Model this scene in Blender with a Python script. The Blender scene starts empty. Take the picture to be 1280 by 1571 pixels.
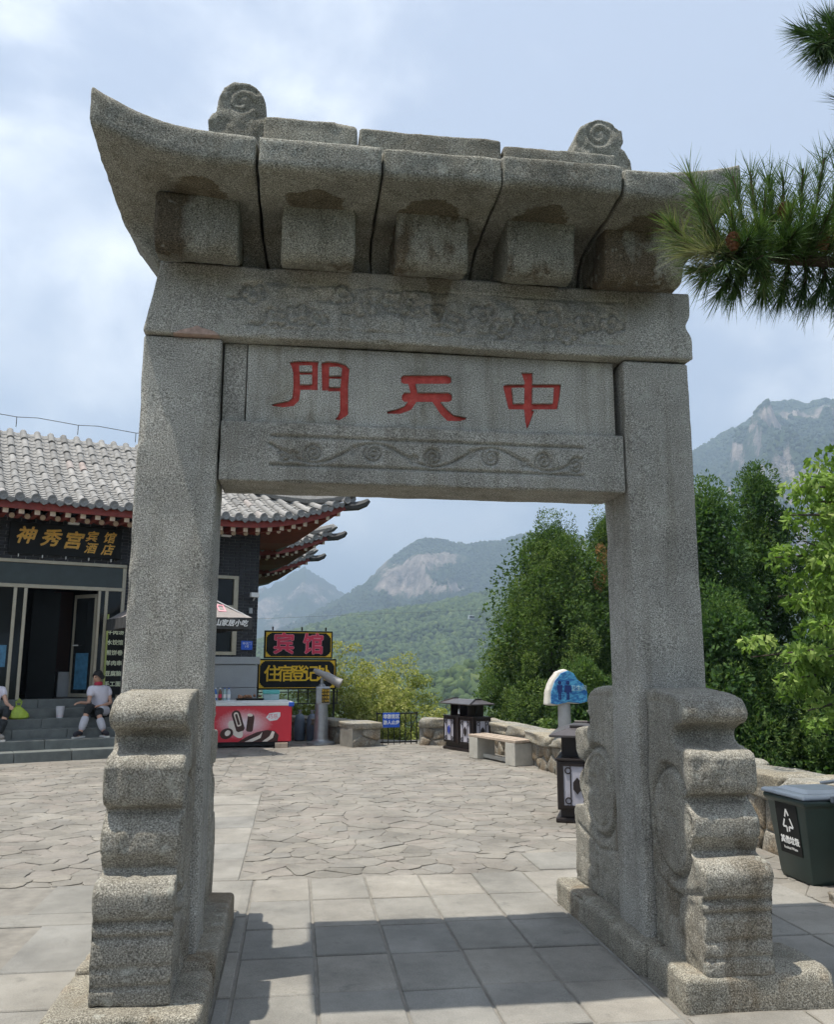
import bpy, bmesh, math, random
import numpy as np
from mathutils import Vector, Matrix, noise as mnoise
random.seed(7); RNG = np.random.default_rng(11)
SC = bpy.context.scene
COL = SC.collection
R_ = math.radians

# ------------------------------------------------------------------ camera
cam_d = bpy.data.cameras.new('camera'); cam = bpy.data.objects.new('camera', cam_d); COL.objects.link(cam)
cam_d.sensor_fit = 'HORIZONTAL'; cam_d.sensor_width = 36.0; cam_d.lens = 36.0 * 1302.3 / 1280.0
cam_d.clip_start = 0.05; cam_d.clip_end = 30000
_r = Vector((0.99023353, -0.13939985, 0.00229011)); _u = Vector((-0.0269702, -0.17541658, 0.98412481)); _f = Vector((0.13678513, 0.97457514, 0.17746302))
cam.matrix_world = Matrix(((_r.x, _u.x, -_f.x, -0.0225), (_r.y, _u.y, -_f.y, -4.7191), (_r.z, _u.z, -_f.z, 1.6), (0, 0, 0, 1)))
SC.camera = cam

# ------------------------------------------------------------------ sun, sky, exposure
SUNV = Vector((-0.285, -0.07, 1.0)).normalized()
EL = math.asin(SUNV.z); AZ = math.atan2(SUNV.x, SUNV.y)
sun_d = bpy.data.lights.new('sun', 'SUN'); sun = bpy.data.objects.new('sun', sun_d); COL.objects.link(sun)
sun_d.energy = 4.8; sun_d.angle = R_(0.55); sun_d.color = (1.0, 0.94, 0.84)
sun.rotation_euler = SUNV.to_track_quat('Z', 'Y').to_euler(); sun.location = (-10, -3, 40)
world = bpy.data.worlds.new('World'); SC.world = world; world.use_nodes = True
wn = world.node_tree; wn.nodes.clear()
def W(t, **k):
    n = wn.nodes.new(t)
    for a, b in k.items(): setattr(n, a, b)
    return n
wo = W('ShaderNodeOutputWorld'); wb = W('ShaderNodeBackground'); wb.inputs['Strength'].default_value = 0.15
sky = W('ShaderNodeTexSky', sky_type='NISHITA', sun_disc=False, sun_elevation=EL, sun_rotation=AZ, altitude=600.0, air_density=1.0, dust_density=3.0, ozone_density=1.2)
tc = W('ShaderNodeTexCoord'); mp = W('ShaderNodeMapping'); mp.inputs['Scale'].default_value = (1.0, 1.0, 1.25); mp.inputs['Location'].default_value = (0.32, 0.0, 0.05)
wn.links.new(tc.outputs['Generated'], mp.inputs['Vector'])
cn = W('ShaderNodeTexNoise'); cn.inputs['Scale'].default_value = 2.3; cn.inputs['Detail'].default_value = 9; cn.inputs['Roughness'].default_value = 0.55; cn.inputs['Distortion'].default_value = 0.2
wn.links.new(mp.outputs['Vector'], cn.inputs['Vector'])
cr = W('ShaderNodeValToRGB'); cr.color_ramp.interpolation = 'EASE'; cr.color_ramp.elements[0].position = 0.43; cr.color_ramp.elements[1].position = 0.62
cr.color_ramp.elements[0].color = (0.0, 0.0, 0.0, 1); cr.color_ramp.elements[1].color = (1, 1, 1, 1)
wn.links.new(cn.outputs['Fac'], cr.inputs['Fac'])
# thin milky veil everywhere, then cloud; a second noise gives the clouds lighter and greyer parts
cv = W('ShaderNodeMixRGB'); cv.inputs['Fac'].default_value = 0.78; cv.inputs['Color2'].default_value = (3.15, 3.5, 4.2, 1); wn.links.new(sky.outputs['Color'], cv.inputs['Color1'])
c2 = W('ShaderNodeTexNoise'); c2.inputs['Scale'].default_value = 6.0; c2.inputs['Detail'].default_value = 6; wn.links.new(mp.outputs['Vector'], c2.inputs['Vector'])
c3 = W('ShaderNodeValToRGB'); c3.color_ramp.elements[0].position = 0.35; c3.color_ramp.elements[1].position = 0.68; c3.color_ramp.elements[0].color = (4.4, 4.7, 5.25, 1); c3.color_ramp.elements[1].color = (7.6, 7.7, 7.8, 1); wn.links.new(c2.outputs['Fac'], c3.inputs['Fac'])
cf = W('ShaderNodeMath', operation='MULTIPLY'); cf.inputs[1].default_value = 0.8; wn.links.new(cr.outputs['Color'], cf.inputs[0])
cm = W('ShaderNodeMixRGB'); wn.links.new(cf.outputs[0], cm.inputs['Fac']); wn.links.new(cv.outputs['Color'], cm.inputs['Color1']); wn.links.new(c3.outputs['Color'], cm.inputs['Color2'])
wn.links.new(cm.outputs['Color'], wb.inputs['Color']); wn.links.new(wb.outputs['Background'], wo.inputs['Surface'])
SC.view_settings.view_transform = 'Standard'; SC.view_settings.look = 'None'; SC.view_settings.exposure = 0.54; SC.view_settings.gamma = 1.0
SC.view_settings.use_curve_mapping = False
SC.cycles.use_denoising = True
SC.cycles.max_bounces = 5; SC.cycles.diffuse_bounces = 3; SC.cycles.glossy_bounces = 2; SC.cycles.transmission_bounces = 2; SC.cycles.transparent_max_bounces = 6; SC.cycles.volume_bounces = 0
SC.cycles.use_adaptive_sampling = True; SC.cycles.adaptive_threshold = 0.03; SC.cycles.caustics_reflective = False; SC.cycles.caustics_refractive = False
SC.cycles.volume_step_rate = 4.0
HAZE = 0.00046

# ------------------------------------------------------------------ helpers
def vnoise(P, scale=1.0, seed=0):
    """smooth 3-D value noise, -1..1, for an (n,3) array"""
    P = np.asarray(P, float) * scale + seed * 17.31
    I = np.floor(P).astype(np.int64); F = P - I; F = F * F * (3 - 2 * F)
    def h(a, b, c):
        n = (a * 374761393 + b * 668265263 + c * 2147483647 + seed * 1274126177) & 0xffffffff
        n = ((n ^ (n >> 13)) * 1274126177) & 0xffffffff
        n = n ^ (n >> 16)
        return (n & 0xffff) / 32767.5 - 1.0
    x, y, z = I[:, 0], I[:, 1], I[:, 2]; u, v, w = F[:, 0], F[:, 1], F[:, 2]
    def L(a, b, t): return a + (b - a) * t
    return L(L(L(h(x, y, z), h(x+1, y, z), u), L(h(x, y+1, z), h(x+1, y+1, z), u), v),
             L(L(h(x, y, z+1), h(x+1, y, z+1), u), L(h(x, y+1, z+1), h(x+1, y+1, z+1), u), v), w)
def fbm(P, scale=1.0, seed=0, oct=4, gain=0.5):
    s = 0; a = 1.0; t = 0
    for i in range(oct):
        s = s + a * vnoise(P, scale * 2 ** i, seed + i); t += a; a *= gain
    return s / t

TMPS = bpy.data.scenes.new('tmp')
def eval_mesh(o, extra=()):
    """mesh of an object with its modifiers, worked out in a scene of its own; o is removed"""
    TMPS.collection.objects.link(o)
    for e in extra: TMPS.collection.objects.link(e)
    vl = TMPS.view_layers[0]; vl.update(); me = bpy.data.meshes.new_from_object(o.evaluated_get(vl.depsgraph)); bpy.data.objects.remove(o)
    for e in extra: bpy.data.objects.remove(e)
    return me
WM = {}     # world matrices of the Empties we make
def tag(o, label=None, cat=None, group=None, kind=None):
    if label: o['label'] = label
    if cat: o['category'] = cat
    if group: o['group'] = group
    if kind: o['kind'] = kind
    return o
def thing(name, loc, rz=0.0, label=None, cat=None, group=None, kind=None):
    o = bpy.data.objects.new(name, None); COL.objects.link(o); o.empty_display_size = 0.2
    o.location = loc; o.rotation_euler = (0, 0, rz)
    WM[o.name] = Matrix.Translation(Vector(loc)) @ Matrix.Rotation(rz, 4, 'Z')
    return tag(o, label, cat, group, kind)
def link(name, me, parent=None, world=False, loc=None, rot=None):
    """link a mesh; world=True: its vertices are in world coordinates although it has a parent"""
    o = bpy.data.objects.new(name, me); COL.objects.link(o)
    if parent is not None:
        o.parent = parent
        pm = WM.get(parent.name, Matrix.Identity(4))
        if world: me.transform(pm.inverted()); WM[o.name] = pm
        else: WM[o.name] = pm
    else:
        WM[o.name] = Matrix.Identity(4)
    if loc is not None: o.location = loc; WM[o.name] = WM[o.name] @ Matrix.Translation(Vector(loc))
    if rot is not None: o.rotation_euler = rot
    return o
def mk(name, V, F, mat, smooth=False):
    me = bpy.data.meshes.new(name)
    if isinstance(V, np.ndarray): V = V.tolist()
    if isinstance(F, np.ndarray): F = F.tolist()
    me.from_pydata(V, [], F); me.update()
    if mat is not None:
        for m in (mat if isinstance(mat, (list, tuple)) else [mat]): me.materials.append(m)
    if smooth: me.shade_smooth()
    return me
def clone(o, parent=None, loc=None, rz=None, label=None):
    c = o.copy(); COL.objects.link(c)
    if parent is not None: c.parent = parent
    if loc is not None: c.location = loc
    if rz is not None: c.rotation_euler = (0, 0, rz)
    if label: c['label'] = label
    for ch in list(o.children): clone(ch, c)
    return c

class MB:
    """collects simple shapes; build() links them as one mesh object"""
    def __init__(s): s.v = []; s.f = []; s.mi = []
    def add(s, V, F, mi=0):
        b = len(s.v); s.v += [tuple(p) for p in V]; s.f += [tuple(b + i for i in f) for f in F]; s.mi += [mi] * len(F); return s
    def box(s, x0, x1, y0, y1, z0, z1, mi=0, top=None):
        t = top or (0, 0)
        V = [(x0, y0, z0), (x1, y0, z0), (x1, y1, z0), (x0, y1, z0), (x0 + t[0], y0 + t[1], z1), (x1 - t[0], y0 + t[1], z1), (x1 - t[0], y1 - t[1], z1), (x0 + t[0], y1 - t[1], z1)]
        return s.add(V, [(0, 3, 2, 1), (4, 5, 6, 7), (0, 1, 5, 4), (1, 2, 6, 5), (2, 3, 7, 6), (3, 0, 4, 7)], mi)
    def prism(s, poly, a0, a1, axis='y', mi=0):
        n = len(poly); V = []
        for a in (a0, a1):
            for p in poly:
                V.append({'x': (a, p[0], p[1]), 'y': (p[0], a, p[1]), 'z': (p[0], p[1], a)}[axis])
        F = [tuple(range(n))[::-1], tuple(range(n, 2 * n))] + [(i, (i + 1) % n, n + (i + 1) % n, n + i) for i in range(n)]
        return s.add(V, F, mi)
    def tube(s, pts, r, n=8, mi=0, caps=True):
        pts = [Vector(p) for p in pts]; k = len(pts); rr = r if isinstance(r, (list, tuple)) else [r] * k
        V = []; up = None
        for i, p in enumerate(pts):
            d = (pts[min(i + 1, k - 1)] - pts[max(i - 1, 0)]).normalized()
            if up is None: up = Vector((0, 0, 1)) if abs(d.z) < 0.9 else Vector((1, 0, 0))
            a = d.cross(up).normalized(); b = a.cross(d).normalized(); up = b
            for j in range(n):
                t = 2 * math.pi * j / n; V.append(p + (a * math.cos(t) + b * math.sin(t)) * rr[i])
        F = [(i * n + j, i * n + (j + 1) % n, (i + 1) * n + (j + 1) % n, (i + 1) * n + j) for i in range(k - 1) for j in range(n)]
        if caps: F += [tuple(range(n))[::-1], tuple(range((k - 1) * n, k * n))]
        return s.add(V, F, mi)
    def lathe(s, prof, n=16, c=(0, 0), mi=0):
        V = []; k = len(prof)
        for (r, z) in prof:
            for j in range(n):
                t = 2 * math.pi * j / n; V.append((c[0] + r * math.cos(t), c[1] + r * math.sin(t), z))
        F = [(i * n + j, i * n + (j + 1) % n, (i + 1) * n + (j + 1) % n, (i + 1) * n + j) for i in range(k - 1) for j in range(n)]
        F += [tuple(range(n))[::-1], tuple(range((k - 1) * n, k * n))]
        return s.add(V, F, mi)
    def xf(s, M, start=0):
        s.v[start:] = [tuple(M @ Vector(p)) for p in s.v[start:]]; return s
    def mesh(s, name, mat, smooth=False, bevel=0, seg=2, angle=None):
        me = mk(name, s.v, s.f, mat, False)
        if isinstance(mat, (list, tuple)): me.polygons.foreach_set('material_index', s.mi)
        bm = bmesh.new(); bm.from_mesh(me); bmesh.ops.recalc_face_normals(bm, faces=bm.faces)
        if bevel:
            es = [e for e in bm.edges if len(e.link_faces) == 2 and e.calc_face_angle(0) > 0.5]
            bmesh.ops.bevel(bm, geom=es, offset=bevel, segments=seg, profile=0.5, affect='EDGES', clamp_overlap=True)
        bm.to_mesh(me); bm.free()
        if smooth:
            me.shade_smooth()
            if angle is None: angle = 40
            try: me.set_sharp_from_angle(angle=R_(angle))
            except Exception: pass
        return me
    def build(s, name, mat, parent=None, world=False, smooth=False, bevel=0, seg=2, loc=None, rot=None):
        return link(name, s.mesh(name, mat, smooth, bevel, seg), parent, world, loc, rot)

# ------------------------------------------------------------------ materials
MATS = {}
class NT:
    def __init__(s, name):
        s.m = bpy.data.materials.new(name); s.m.use_nodes = True; s.t = s.m.node_tree; s.b = s.t.nodes['Principled BSDF']; s.o = s.t.nodes['Material Output']
        s.c = s.n('ShaderNodeTexCoord'); MATS[name] = s.m
    def n(s, t, **k):
        x = s.t.nodes.new(t)
        for a, b in k.items():
            if a in x.inputs.keys() if hasattr(x.inputs, 'keys') else False: x.inputs[a].default_value = b
            else: setattr(x, a, b)
        return x
    def l(s, a, b): s.t.links.new(a, b)
    def vec(s, scale=(1, 1, 1), kind='Object', rot=(0, 0, 0)):
        if kind == 'World':
            g = s.n('ShaderNodeNewGeometry'); src = g.outputs['Position']
        else: src = s.c.outputs[kind]
        m = s.n('ShaderNodeMapping'); m.inputs['Scale'].default_value = scale; m.inputs['Rotation'].default_value = rot; s.l(src, m.inputs['Vector']); return m.outputs['Vector']
    def noise(s, scale, detail=3, rough=0.5, v=None, dist=0.0):
        x = s.n('ShaderNodeTexNoise'); x.inputs['Scale'].default_value = scale; x.inputs['Detail'].default_value = detail; x.inputs['Roughness'].default_value = rough; x.inputs['Distortion'].default_value = dist
        s.l(v if v is not None else s.c.outputs['Object'], x.inputs['Vector']); return x.outputs['Fac']
    def voro(s, scale, v=None, feature='F1', out='Distance'):
        x = s.n('ShaderNodeTexVoronoi', feature=feature); x.inputs['Scale'].default_value = scale
        s.l(v if v is not None else s.c.outputs['Object'], x.inputs['Vector']); return x.outputs[out]
    def ramp(s, fac, stops):
        x = s.n('ShaderNodeValToRGB'); e = x.color_ramp.elements
        while len(e) < len(stops): e.new(0.5)
        for i, (p, c) in enumerate(stops):
            e[i].position = p; e[i].color = (c, c, c, 1) if isinstance(c, (int, float)) else (*c, 1)
        s.l(fac, x.inputs['Fac']); return x.outputs['Color']
    def mix(s, fac, a, b, mode='MIX'):
        x = s.n('ShaderNodeMixRGB', blend_type=mode)
        for i, q in (('Fac', fac), ('Color1', a), ('Color2', b)):
            if hasattr(q, 'is_linked'): s.l(q, x.inputs[i])
            elif isinstance(q, (int, float)): x.inputs[i].default_value = q if i == 'Fac' else (q, q, q, 1)
            else: x.inputs[i].default_value = (*q, 1)
        return x.outputs['Color']
    def mul(s, a, k, op='MULTIPLY'):
        x = s.n('ShaderNodeMath', operation=op); s.l(a, x.inputs[0])
        if hasattr(k, 'is_linked'): s.l(k, x.inputs[1])
        else: x.inputs[1].default_value = k
        return x.outputs[0]
    def bump(s, h, strength=0.4, dist=0.01):
        x = s.n('ShaderNodeBump'); x.inputs['Strength'].default_value = strength; x.inputs['Distance'].default_value = dist
        s.l(h, x.inputs['Height']); s.l(x.outputs['Normal'], s.b.inputs['Normal']); return s
    def fin(s, col=None, rough=0.8, metal=0.0, spec=0.5):
        if col is not None:
            if hasattr(col, 'is_linked'): s.l(col, s.b.inputs['Base Color'])
            else: s.b.inputs['Base Color'].default_value = (*col, 1)
        if hasattr(rough, 'is_linked'): s.l(rough, s.b.inputs['Roughness'])
        else: s.b.inputs['Roughness'].default_value = rough
        s.b.inputs['Metallic'].default_value = metal; s.b.inputs['Specular IOR Level'].default_value = spec
        return s.m
def simple(name, col, rough=0.6, metal=0.0, var=0.12, scale=6.0, spec=0.5, bump=0.0, bscale=40.0):
    t = NT(name); f = t.noise(scale, 4, 0.6)
    c = t.ramp(f, [(0.3, tuple(x * (1 - var) for x in col)), (0.7, tuple(min(1, x * (1 + var)) for x in col))])
    if bump: t.bump(t.noise(bscale, 3, 0.6), bump, 0.004)
    return t.fin(c, rough, metal, spec)
def granite(name, lo, mid, hi, stain=(0.42, 0.34, 0.25), stain_amt=0.35, grain=150.0, bump=0.55, pos=(0.52, 0.64), streak=0.32, lichen=0.35, spots=None):
    t = NT(name)
    c = t.ramp(t.noise(grain, 2, 0.75), [(0.34, lo), (0.47, tuple(x * 0.82 for x in mid)), (0.54, mid), (0.66, hi)])
    big = t.ramp(t.noise(2.0, 3, 0.6), [(0.3, 0.72), (0.7, 1.16)]); c = t.mix(1.0, c, big, 'MULTIPLY')
    # brown water stains with ragged edges, rain streaks, pale lichen
    sm = t.ramp(t.noise(1.9, 4, 0.66, t.vec((1, 1, 0.6))), [(pos[0], 0.0), (pos[1], stain_amt)]); c = t.mix(sm, c, stain, 'MULTIPLY')
    if streak: c = t.mix(t.ramp(t.noise(1.0, 3, 0.6, t.vec((9, 9, 0.55))), [(0.50, 0.0), (0.64, streak)]), c, (0.50, 0.47, 0.40), 'MULTIPLY')
    if lichen: c = t.mix(t.ramp(t.noise(11.0, 3, 0.75), [(0.60, 0.0), (0.66, lichen)]), c, (0.42, 0.43, 0.38))
    oi = t.n('ShaderNodeObjectInfo'); c = t.mix(1.0, c, t.ramp(oi.outputs['Random'], [(0.0, (0.88, 0.88, 0.87)), (0.5, (1.0, 0.99, 0.97)), (1.0, (1.10, 1.09, 1.06))]), 'MULTIPLY')
    if spots is not None: c = t.mix(spots(t), c, stain, 'MULTIPLY')
    h = t.noise(grain * 0.5, 3, 0.75); t.bump(h, bump, 0.008)
    return t.fin(c, 0.9, 0, 0.25)

# ------------------------------------------------------------------ stone shapes
def axis_pts(a, b, res, r):
    L = b - a; e = [0, 0.3 * r, 0.65 * r, r]
    n = max(1, int(round((L - 2 * r) / res)))
    return np.array([a + x for x in e[:-1]] + list(np.linspace(a + r, b - r, n + 1)) + [b - x for x in e[:-1]][::-1])
def grid_box(x0, x1, y0, y1, z0, z1, res=0.03, r=0.015, resy=None):
    """welded, finely divided box with rounded edges; returns vertices, outward normals, quads"""
    ax = [axis_pts(x0, x1, res, r), axis_pts(y0, y1, resy or res, r), axis_pts(z0, z1, res, r)]
    Vs = []; Fs = []; base = 0
    for d, (lo, hi) in enumerate(((x0, x1), (y0, y1), (z0, z1))):
        a, b = [i for i in range(3) if i != d]
        A, B = np.meshgrid(ax[a], ax[b], indexing='ij'); na, nb = A.shape
        idx = np.arange(na * nb).reshape(na, nb)
        q = np.stack([idx[:-1, :-1], idx[1:, :-1], idx[1:, 1:], idx[:-1, 1:]], -1).reshape(-1, 4)
        for s, val in ((0, lo), (1, hi)):
            P = np.zeros((na * nb, 3)); P[:, a] = A.ravel(); P[:, b] = B.ravel(); P[:, d] = val
            flip = (s == 0) ^ (d == 1)
            Fs.append((q[:, ::-1] if flip else q) + base); Vs.append(P); base += na * nb
    V = np.concatenate(Vs); F = np.concatenate(Fs)
    _, first, inv = np.unique(np.round(V, 5), axis=0, return_index=True, return_inverse=True); inv = inv.ravel()
    V = V[first]; F = inv[F]
    I = np.clip(V, [x0 + r, y0 + r, z0 + r], [x1 - r, y1 - r, z1 - r]); N = V - I
    N /= np.maximum(np.linalg.norm(N, axis=1, keepdims=True), 1e-9)
    return I + N * r, N, F
SEED = [0]
def rough_stone(V, N, amp=0.004, chip=0.0, scale=6.0):
    SEED[0] += 1; s = SEED[0]
    d = fbm(V, scale, s, 4, 0.55) * amp
    if chip:
        c = vnoise(V, 5.0, s + 50) + 0.5 * vnoise(V, 13.0, s + 60)
        edge = (np.abs(N) < 0.97).all(axis=1)
        d = d - np.maximum(0, c - 0.35) * chip * np.where(edge, 2.2, 0.35)
    return V + N * d[:, None]
def stone_box(name, b, mat, parent=None, res=0.03, r=0.015, amp=0.004, chip=0.01, warp=None, relief=None, world=True, resy=None):
    V, N, F = grid_box(*b, res=res, r=r, resy=resy); V0 = V.copy()
    V = rough_stone(V, N, amp, chip)
    if relief is not None:
        front = (N[:, 1] < -0.98); V[front, 1] -= relief(V0[front, 0], V0[front, 2])
    if warp is not None: V = warp(V)
    return link(name, mk(name, V, F, mat, True), parent, world)
def remesh_stone(name, V, F, mat, parent, voxel=0.012, amp=0.004, post=None, smooth_it=2, world=True, freq=6.0):
    """closed rough shape -> evenly divided worn stone"""
    me = mk(name + '_src', V, F, None); bm = bmesh.new(); bm.from_mesh(me); bmesh.ops.recalc_face_normals(bm, faces=bm.faces); bm.to_mesh(me); bm.free()
    o = bpy.data.objects.new('tmp', me)
    md = o.modifiers.new('r', 'REMESH'); md.mode = 'VOXEL'; md.voxel_size = voxel
    if smooth_it:
        ms = o.modifiers.new('s', 'SMOOTH'); ms.iterations = smooth_it; ms.factor = 0.5
    m2 = eval_mesh(o); m2.name = name; bpy.data.meshes.remove(me)
    n = len(m2.vertices); P = np.empty(n * 3); m2.vertices.foreach_get('co', P); P = P.reshape(-1, 3)
    N = np.empty(n * 3); m2.vertex_normals.foreach_get('vector', N); N = N.reshape(-1, 3)
    Q = rough_stone(P, N, amp, 0.0, freq)
    if post is not None: Q = Q + post(P, N)
    m2.vertices.foreach_set('co', Q.ravel()); m2.update(); m2.materials.clear(); m2.materials.append(mat); m2.shade_smooth()
    return link(name, m2, parent, world)
# ------------------------------------------------------------------ stone materials
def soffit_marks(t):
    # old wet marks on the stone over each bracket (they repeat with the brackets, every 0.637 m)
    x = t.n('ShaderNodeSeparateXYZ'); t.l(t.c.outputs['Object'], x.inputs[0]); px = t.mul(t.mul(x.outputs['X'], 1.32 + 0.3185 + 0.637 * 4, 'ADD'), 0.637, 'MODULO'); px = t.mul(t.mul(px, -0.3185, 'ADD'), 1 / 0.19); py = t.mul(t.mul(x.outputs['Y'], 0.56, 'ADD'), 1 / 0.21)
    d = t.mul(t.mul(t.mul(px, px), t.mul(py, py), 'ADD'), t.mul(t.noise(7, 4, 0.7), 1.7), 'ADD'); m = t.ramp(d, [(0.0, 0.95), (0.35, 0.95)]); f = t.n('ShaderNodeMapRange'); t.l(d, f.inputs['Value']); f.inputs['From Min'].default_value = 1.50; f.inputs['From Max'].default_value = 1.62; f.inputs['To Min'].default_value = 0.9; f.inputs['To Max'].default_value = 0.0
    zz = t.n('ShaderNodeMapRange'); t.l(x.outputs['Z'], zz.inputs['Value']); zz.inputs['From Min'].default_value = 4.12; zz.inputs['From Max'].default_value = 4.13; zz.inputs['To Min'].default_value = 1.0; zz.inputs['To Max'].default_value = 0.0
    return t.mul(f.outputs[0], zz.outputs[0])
def lintel_mark(t):
    x = t.n('ShaderNodeSeparateXYZ'); t.l(t.c.outputs['Object'], x.inputs[0]); ax = t.mul(t.mul(x.outputs['X'], -0.065, 'ADD'), 0.0, 'ADD'); ab = t.n('ShaderNodeMath', operation='ABSOLUTE'); t.l(ax, ab.inputs[0])
    w = t.mul(t.mul(x.outputs['Z'], -3.52, 'ADD'), 0.25); d = t.mul(t.mul(w, ab.outputs[0], 'SUBTRACT'), t.mul(t.mul(t.noise(14, 4, 0.7), -0.5, 'ADD'), 0.05), 'ADD'); f = t.n('ShaderNodeMapRange'); t.l(d, f.inputs['Value']); f.inputs['From Min'].default_value = 0.0; f.inputs['From Max'].default_value = 0.012; f.inputs['To Max'].default_value = 0.75; return f.outputs[0]
GR = granite('granite_gate', (0.105, 0.102, 0.092), (0.355, 0.348, 0.318), (0.62, 0.61, 0.565), stain_amt=0.18)
GRL = granite('granite_lintel', (0.105, 0.102, 0.092), (0.355, 0.348, 0.318), (0.62, 0.61, 0.565), stain=(0.55, 0.50, 0.42), stain_amt=0.15, spots=lintel_mark)
GRD = granite('granite_drum', (0.10, 0.094, 0.080), (0.30, 0.285, 0.245), (0.52, 0.50, 0.44), stain_amt=0.6, grain=135, bump=0.55)
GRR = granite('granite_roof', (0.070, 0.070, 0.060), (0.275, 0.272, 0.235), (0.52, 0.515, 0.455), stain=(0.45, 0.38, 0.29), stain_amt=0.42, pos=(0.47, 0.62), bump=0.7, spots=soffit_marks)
GRB = granite('granite_bracket', (0.065, 0.063, 0.052), (0.265, 0.258, 0.215), (0.50, 0.485, 0.415), stain=(0.36, 0.27, 0.19), stain_amt=0.85, pos=(0.49, 0.55), bump=0.7)
GRP = granite('granite_panel', (0.10, 0.10, 0.092), (0.38, 0.375, 0.345), (0.66, 0.65, 0.61), stain=(0.40, 0.35, 0.24), stain_amt=0.45, pos=(0.56, 0.64), streak=0.45)
GRBASE = granite('granite_base', (0.075, 0.068, 0.056), (0.29, 0.27, 0.222), (0.54, 0.51, 0.43), stain=(0.55, 0.40, 0.27), stain_amt=0.6)
_r = NT('carved_red_paint'); _rc = _r.ramp(_r.noise(30, 4, 0.65), [(0.3, (0.42, 0.050, 0.042)), (0.7, (0.60, 0.100, 0.080))]); _rc = _r.mix(_r.ramp(_r.noise(55, 4, 0.75), [(0.60, 0.0), (0.70, 0.6)]), _rc, (0.40, 0.27, 0.23)); _r.bump(_r.noise(120, 3, 0.6), 0.5, 0.004); RED = _r.fin(_rc, 0.75, 0, 0.3)
PINK = simple('pink_mortar', (0.42, 0.30, 0.25), 0.9, var=0.25, scale=40, bump=0.6, bscale=60)

GATE = thing('stone_gate', (0.70, 0.20, 0.0), 0, 'grey granite gateway with carved lintels, red carved characters and stone roof', 'gateway')
# pillars, footings
def pil_warp(xc):
    def w(V):
        V = V.copy(); k = (3.44 - V[:, 2]) / 3.3
        V[:, 0] += (V[:, 0] - xc) * 0.02 * k; return V
    return w
for x0, x1 in ((-0.924, -0.489), (1.911, 2.329)):
    stone_box('pillar', (x0, x1, 0.0, 0.40, 0.10, 3.436), GR, GATE, res=0.035, r=0.016, amp=0.006, chip=0.016, warp=pil_warp((x0 + x1) / 2))
def base_warp(amt, sd):
    def w(V):
        V = V.copy(); k = np.clip(V[:, 2] / 0.17, 0, 1)
        V[:, 2] += k * 0.012 * vnoise(V * [1, 1, 0], 3.0, sd); V[:, 1] += 0.02 * vnoise(V * [1, 0, 1], 2.2, sd + 3) * (V[:, 1] < -0.5)
        V[:, 0] += 0.012 * vnoise(V * [0, 1, 1], 2.5, sd + 5)
        return V
    return w
for i, b in enumerate(((-1.05, -0.385, -0.735, -0.165, -0.05, 0.145), (-1.03, -0.375, -0.14, 1.24, -0.05, 0.165),
                       (1.835, 2.60, -0.62, -0.135, -0.05, 0.155), (1.815, 2.56, -0.11, 1.36, -0.05, 0.15))):
    stone_box('base_stone', b, GRBASE, GATE, res=0.028, r=0.03, amp=0.007, chip=0.02, warp=base_warp(0.01, 31 + i))

# scrolled drum stones before and behind each pillar
PROF = [(-0.02, 0.14), (-0.02, 1.475), (-0.20, 1.470), (-0.36, 1.455), (-0.455, 1.43), (-0.50, 1.385), (-0.505, 1.345), (-0.475, 1.312), (-0.41, 1.296), (-0.352, 1.268), (-0.345, 1.225), (-0.385, 1.196), (-0.47, 1.184),
        (-0.535, 1.170), (-0.555, 1.140), (-0.55, 1.08), (-0.545, 1.01), (-0.525, 0.972), (-0.465, 0.955), (-0.405, 0.945), (-0.47, 0.915), (-0.535, 0.85), (-0.535, 0.77), (-0.49, 0.70), (-0.45, 0.668),
        (-0.55, 0.662), (-0.605, 0.648), (-0.632, 0.61), (-0.632, 0.545), (-0.617, 0.50), (-0.617, 0.46), (-0.612, 0.40), (-0.604, 0.14)]
def seg_dist(x, z, a, b):
    a = np.array(a); b = np.array(b); d = b - a; L = (d @ d) + 1e-12
    t = np.clip(((x - a[0]) * d[0] + (z - a[1]) * d[1]) / L, 0, 1)
    return np.hypot(x - a[0] - t * d[0], z - a[1] - t * d[1])
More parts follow.
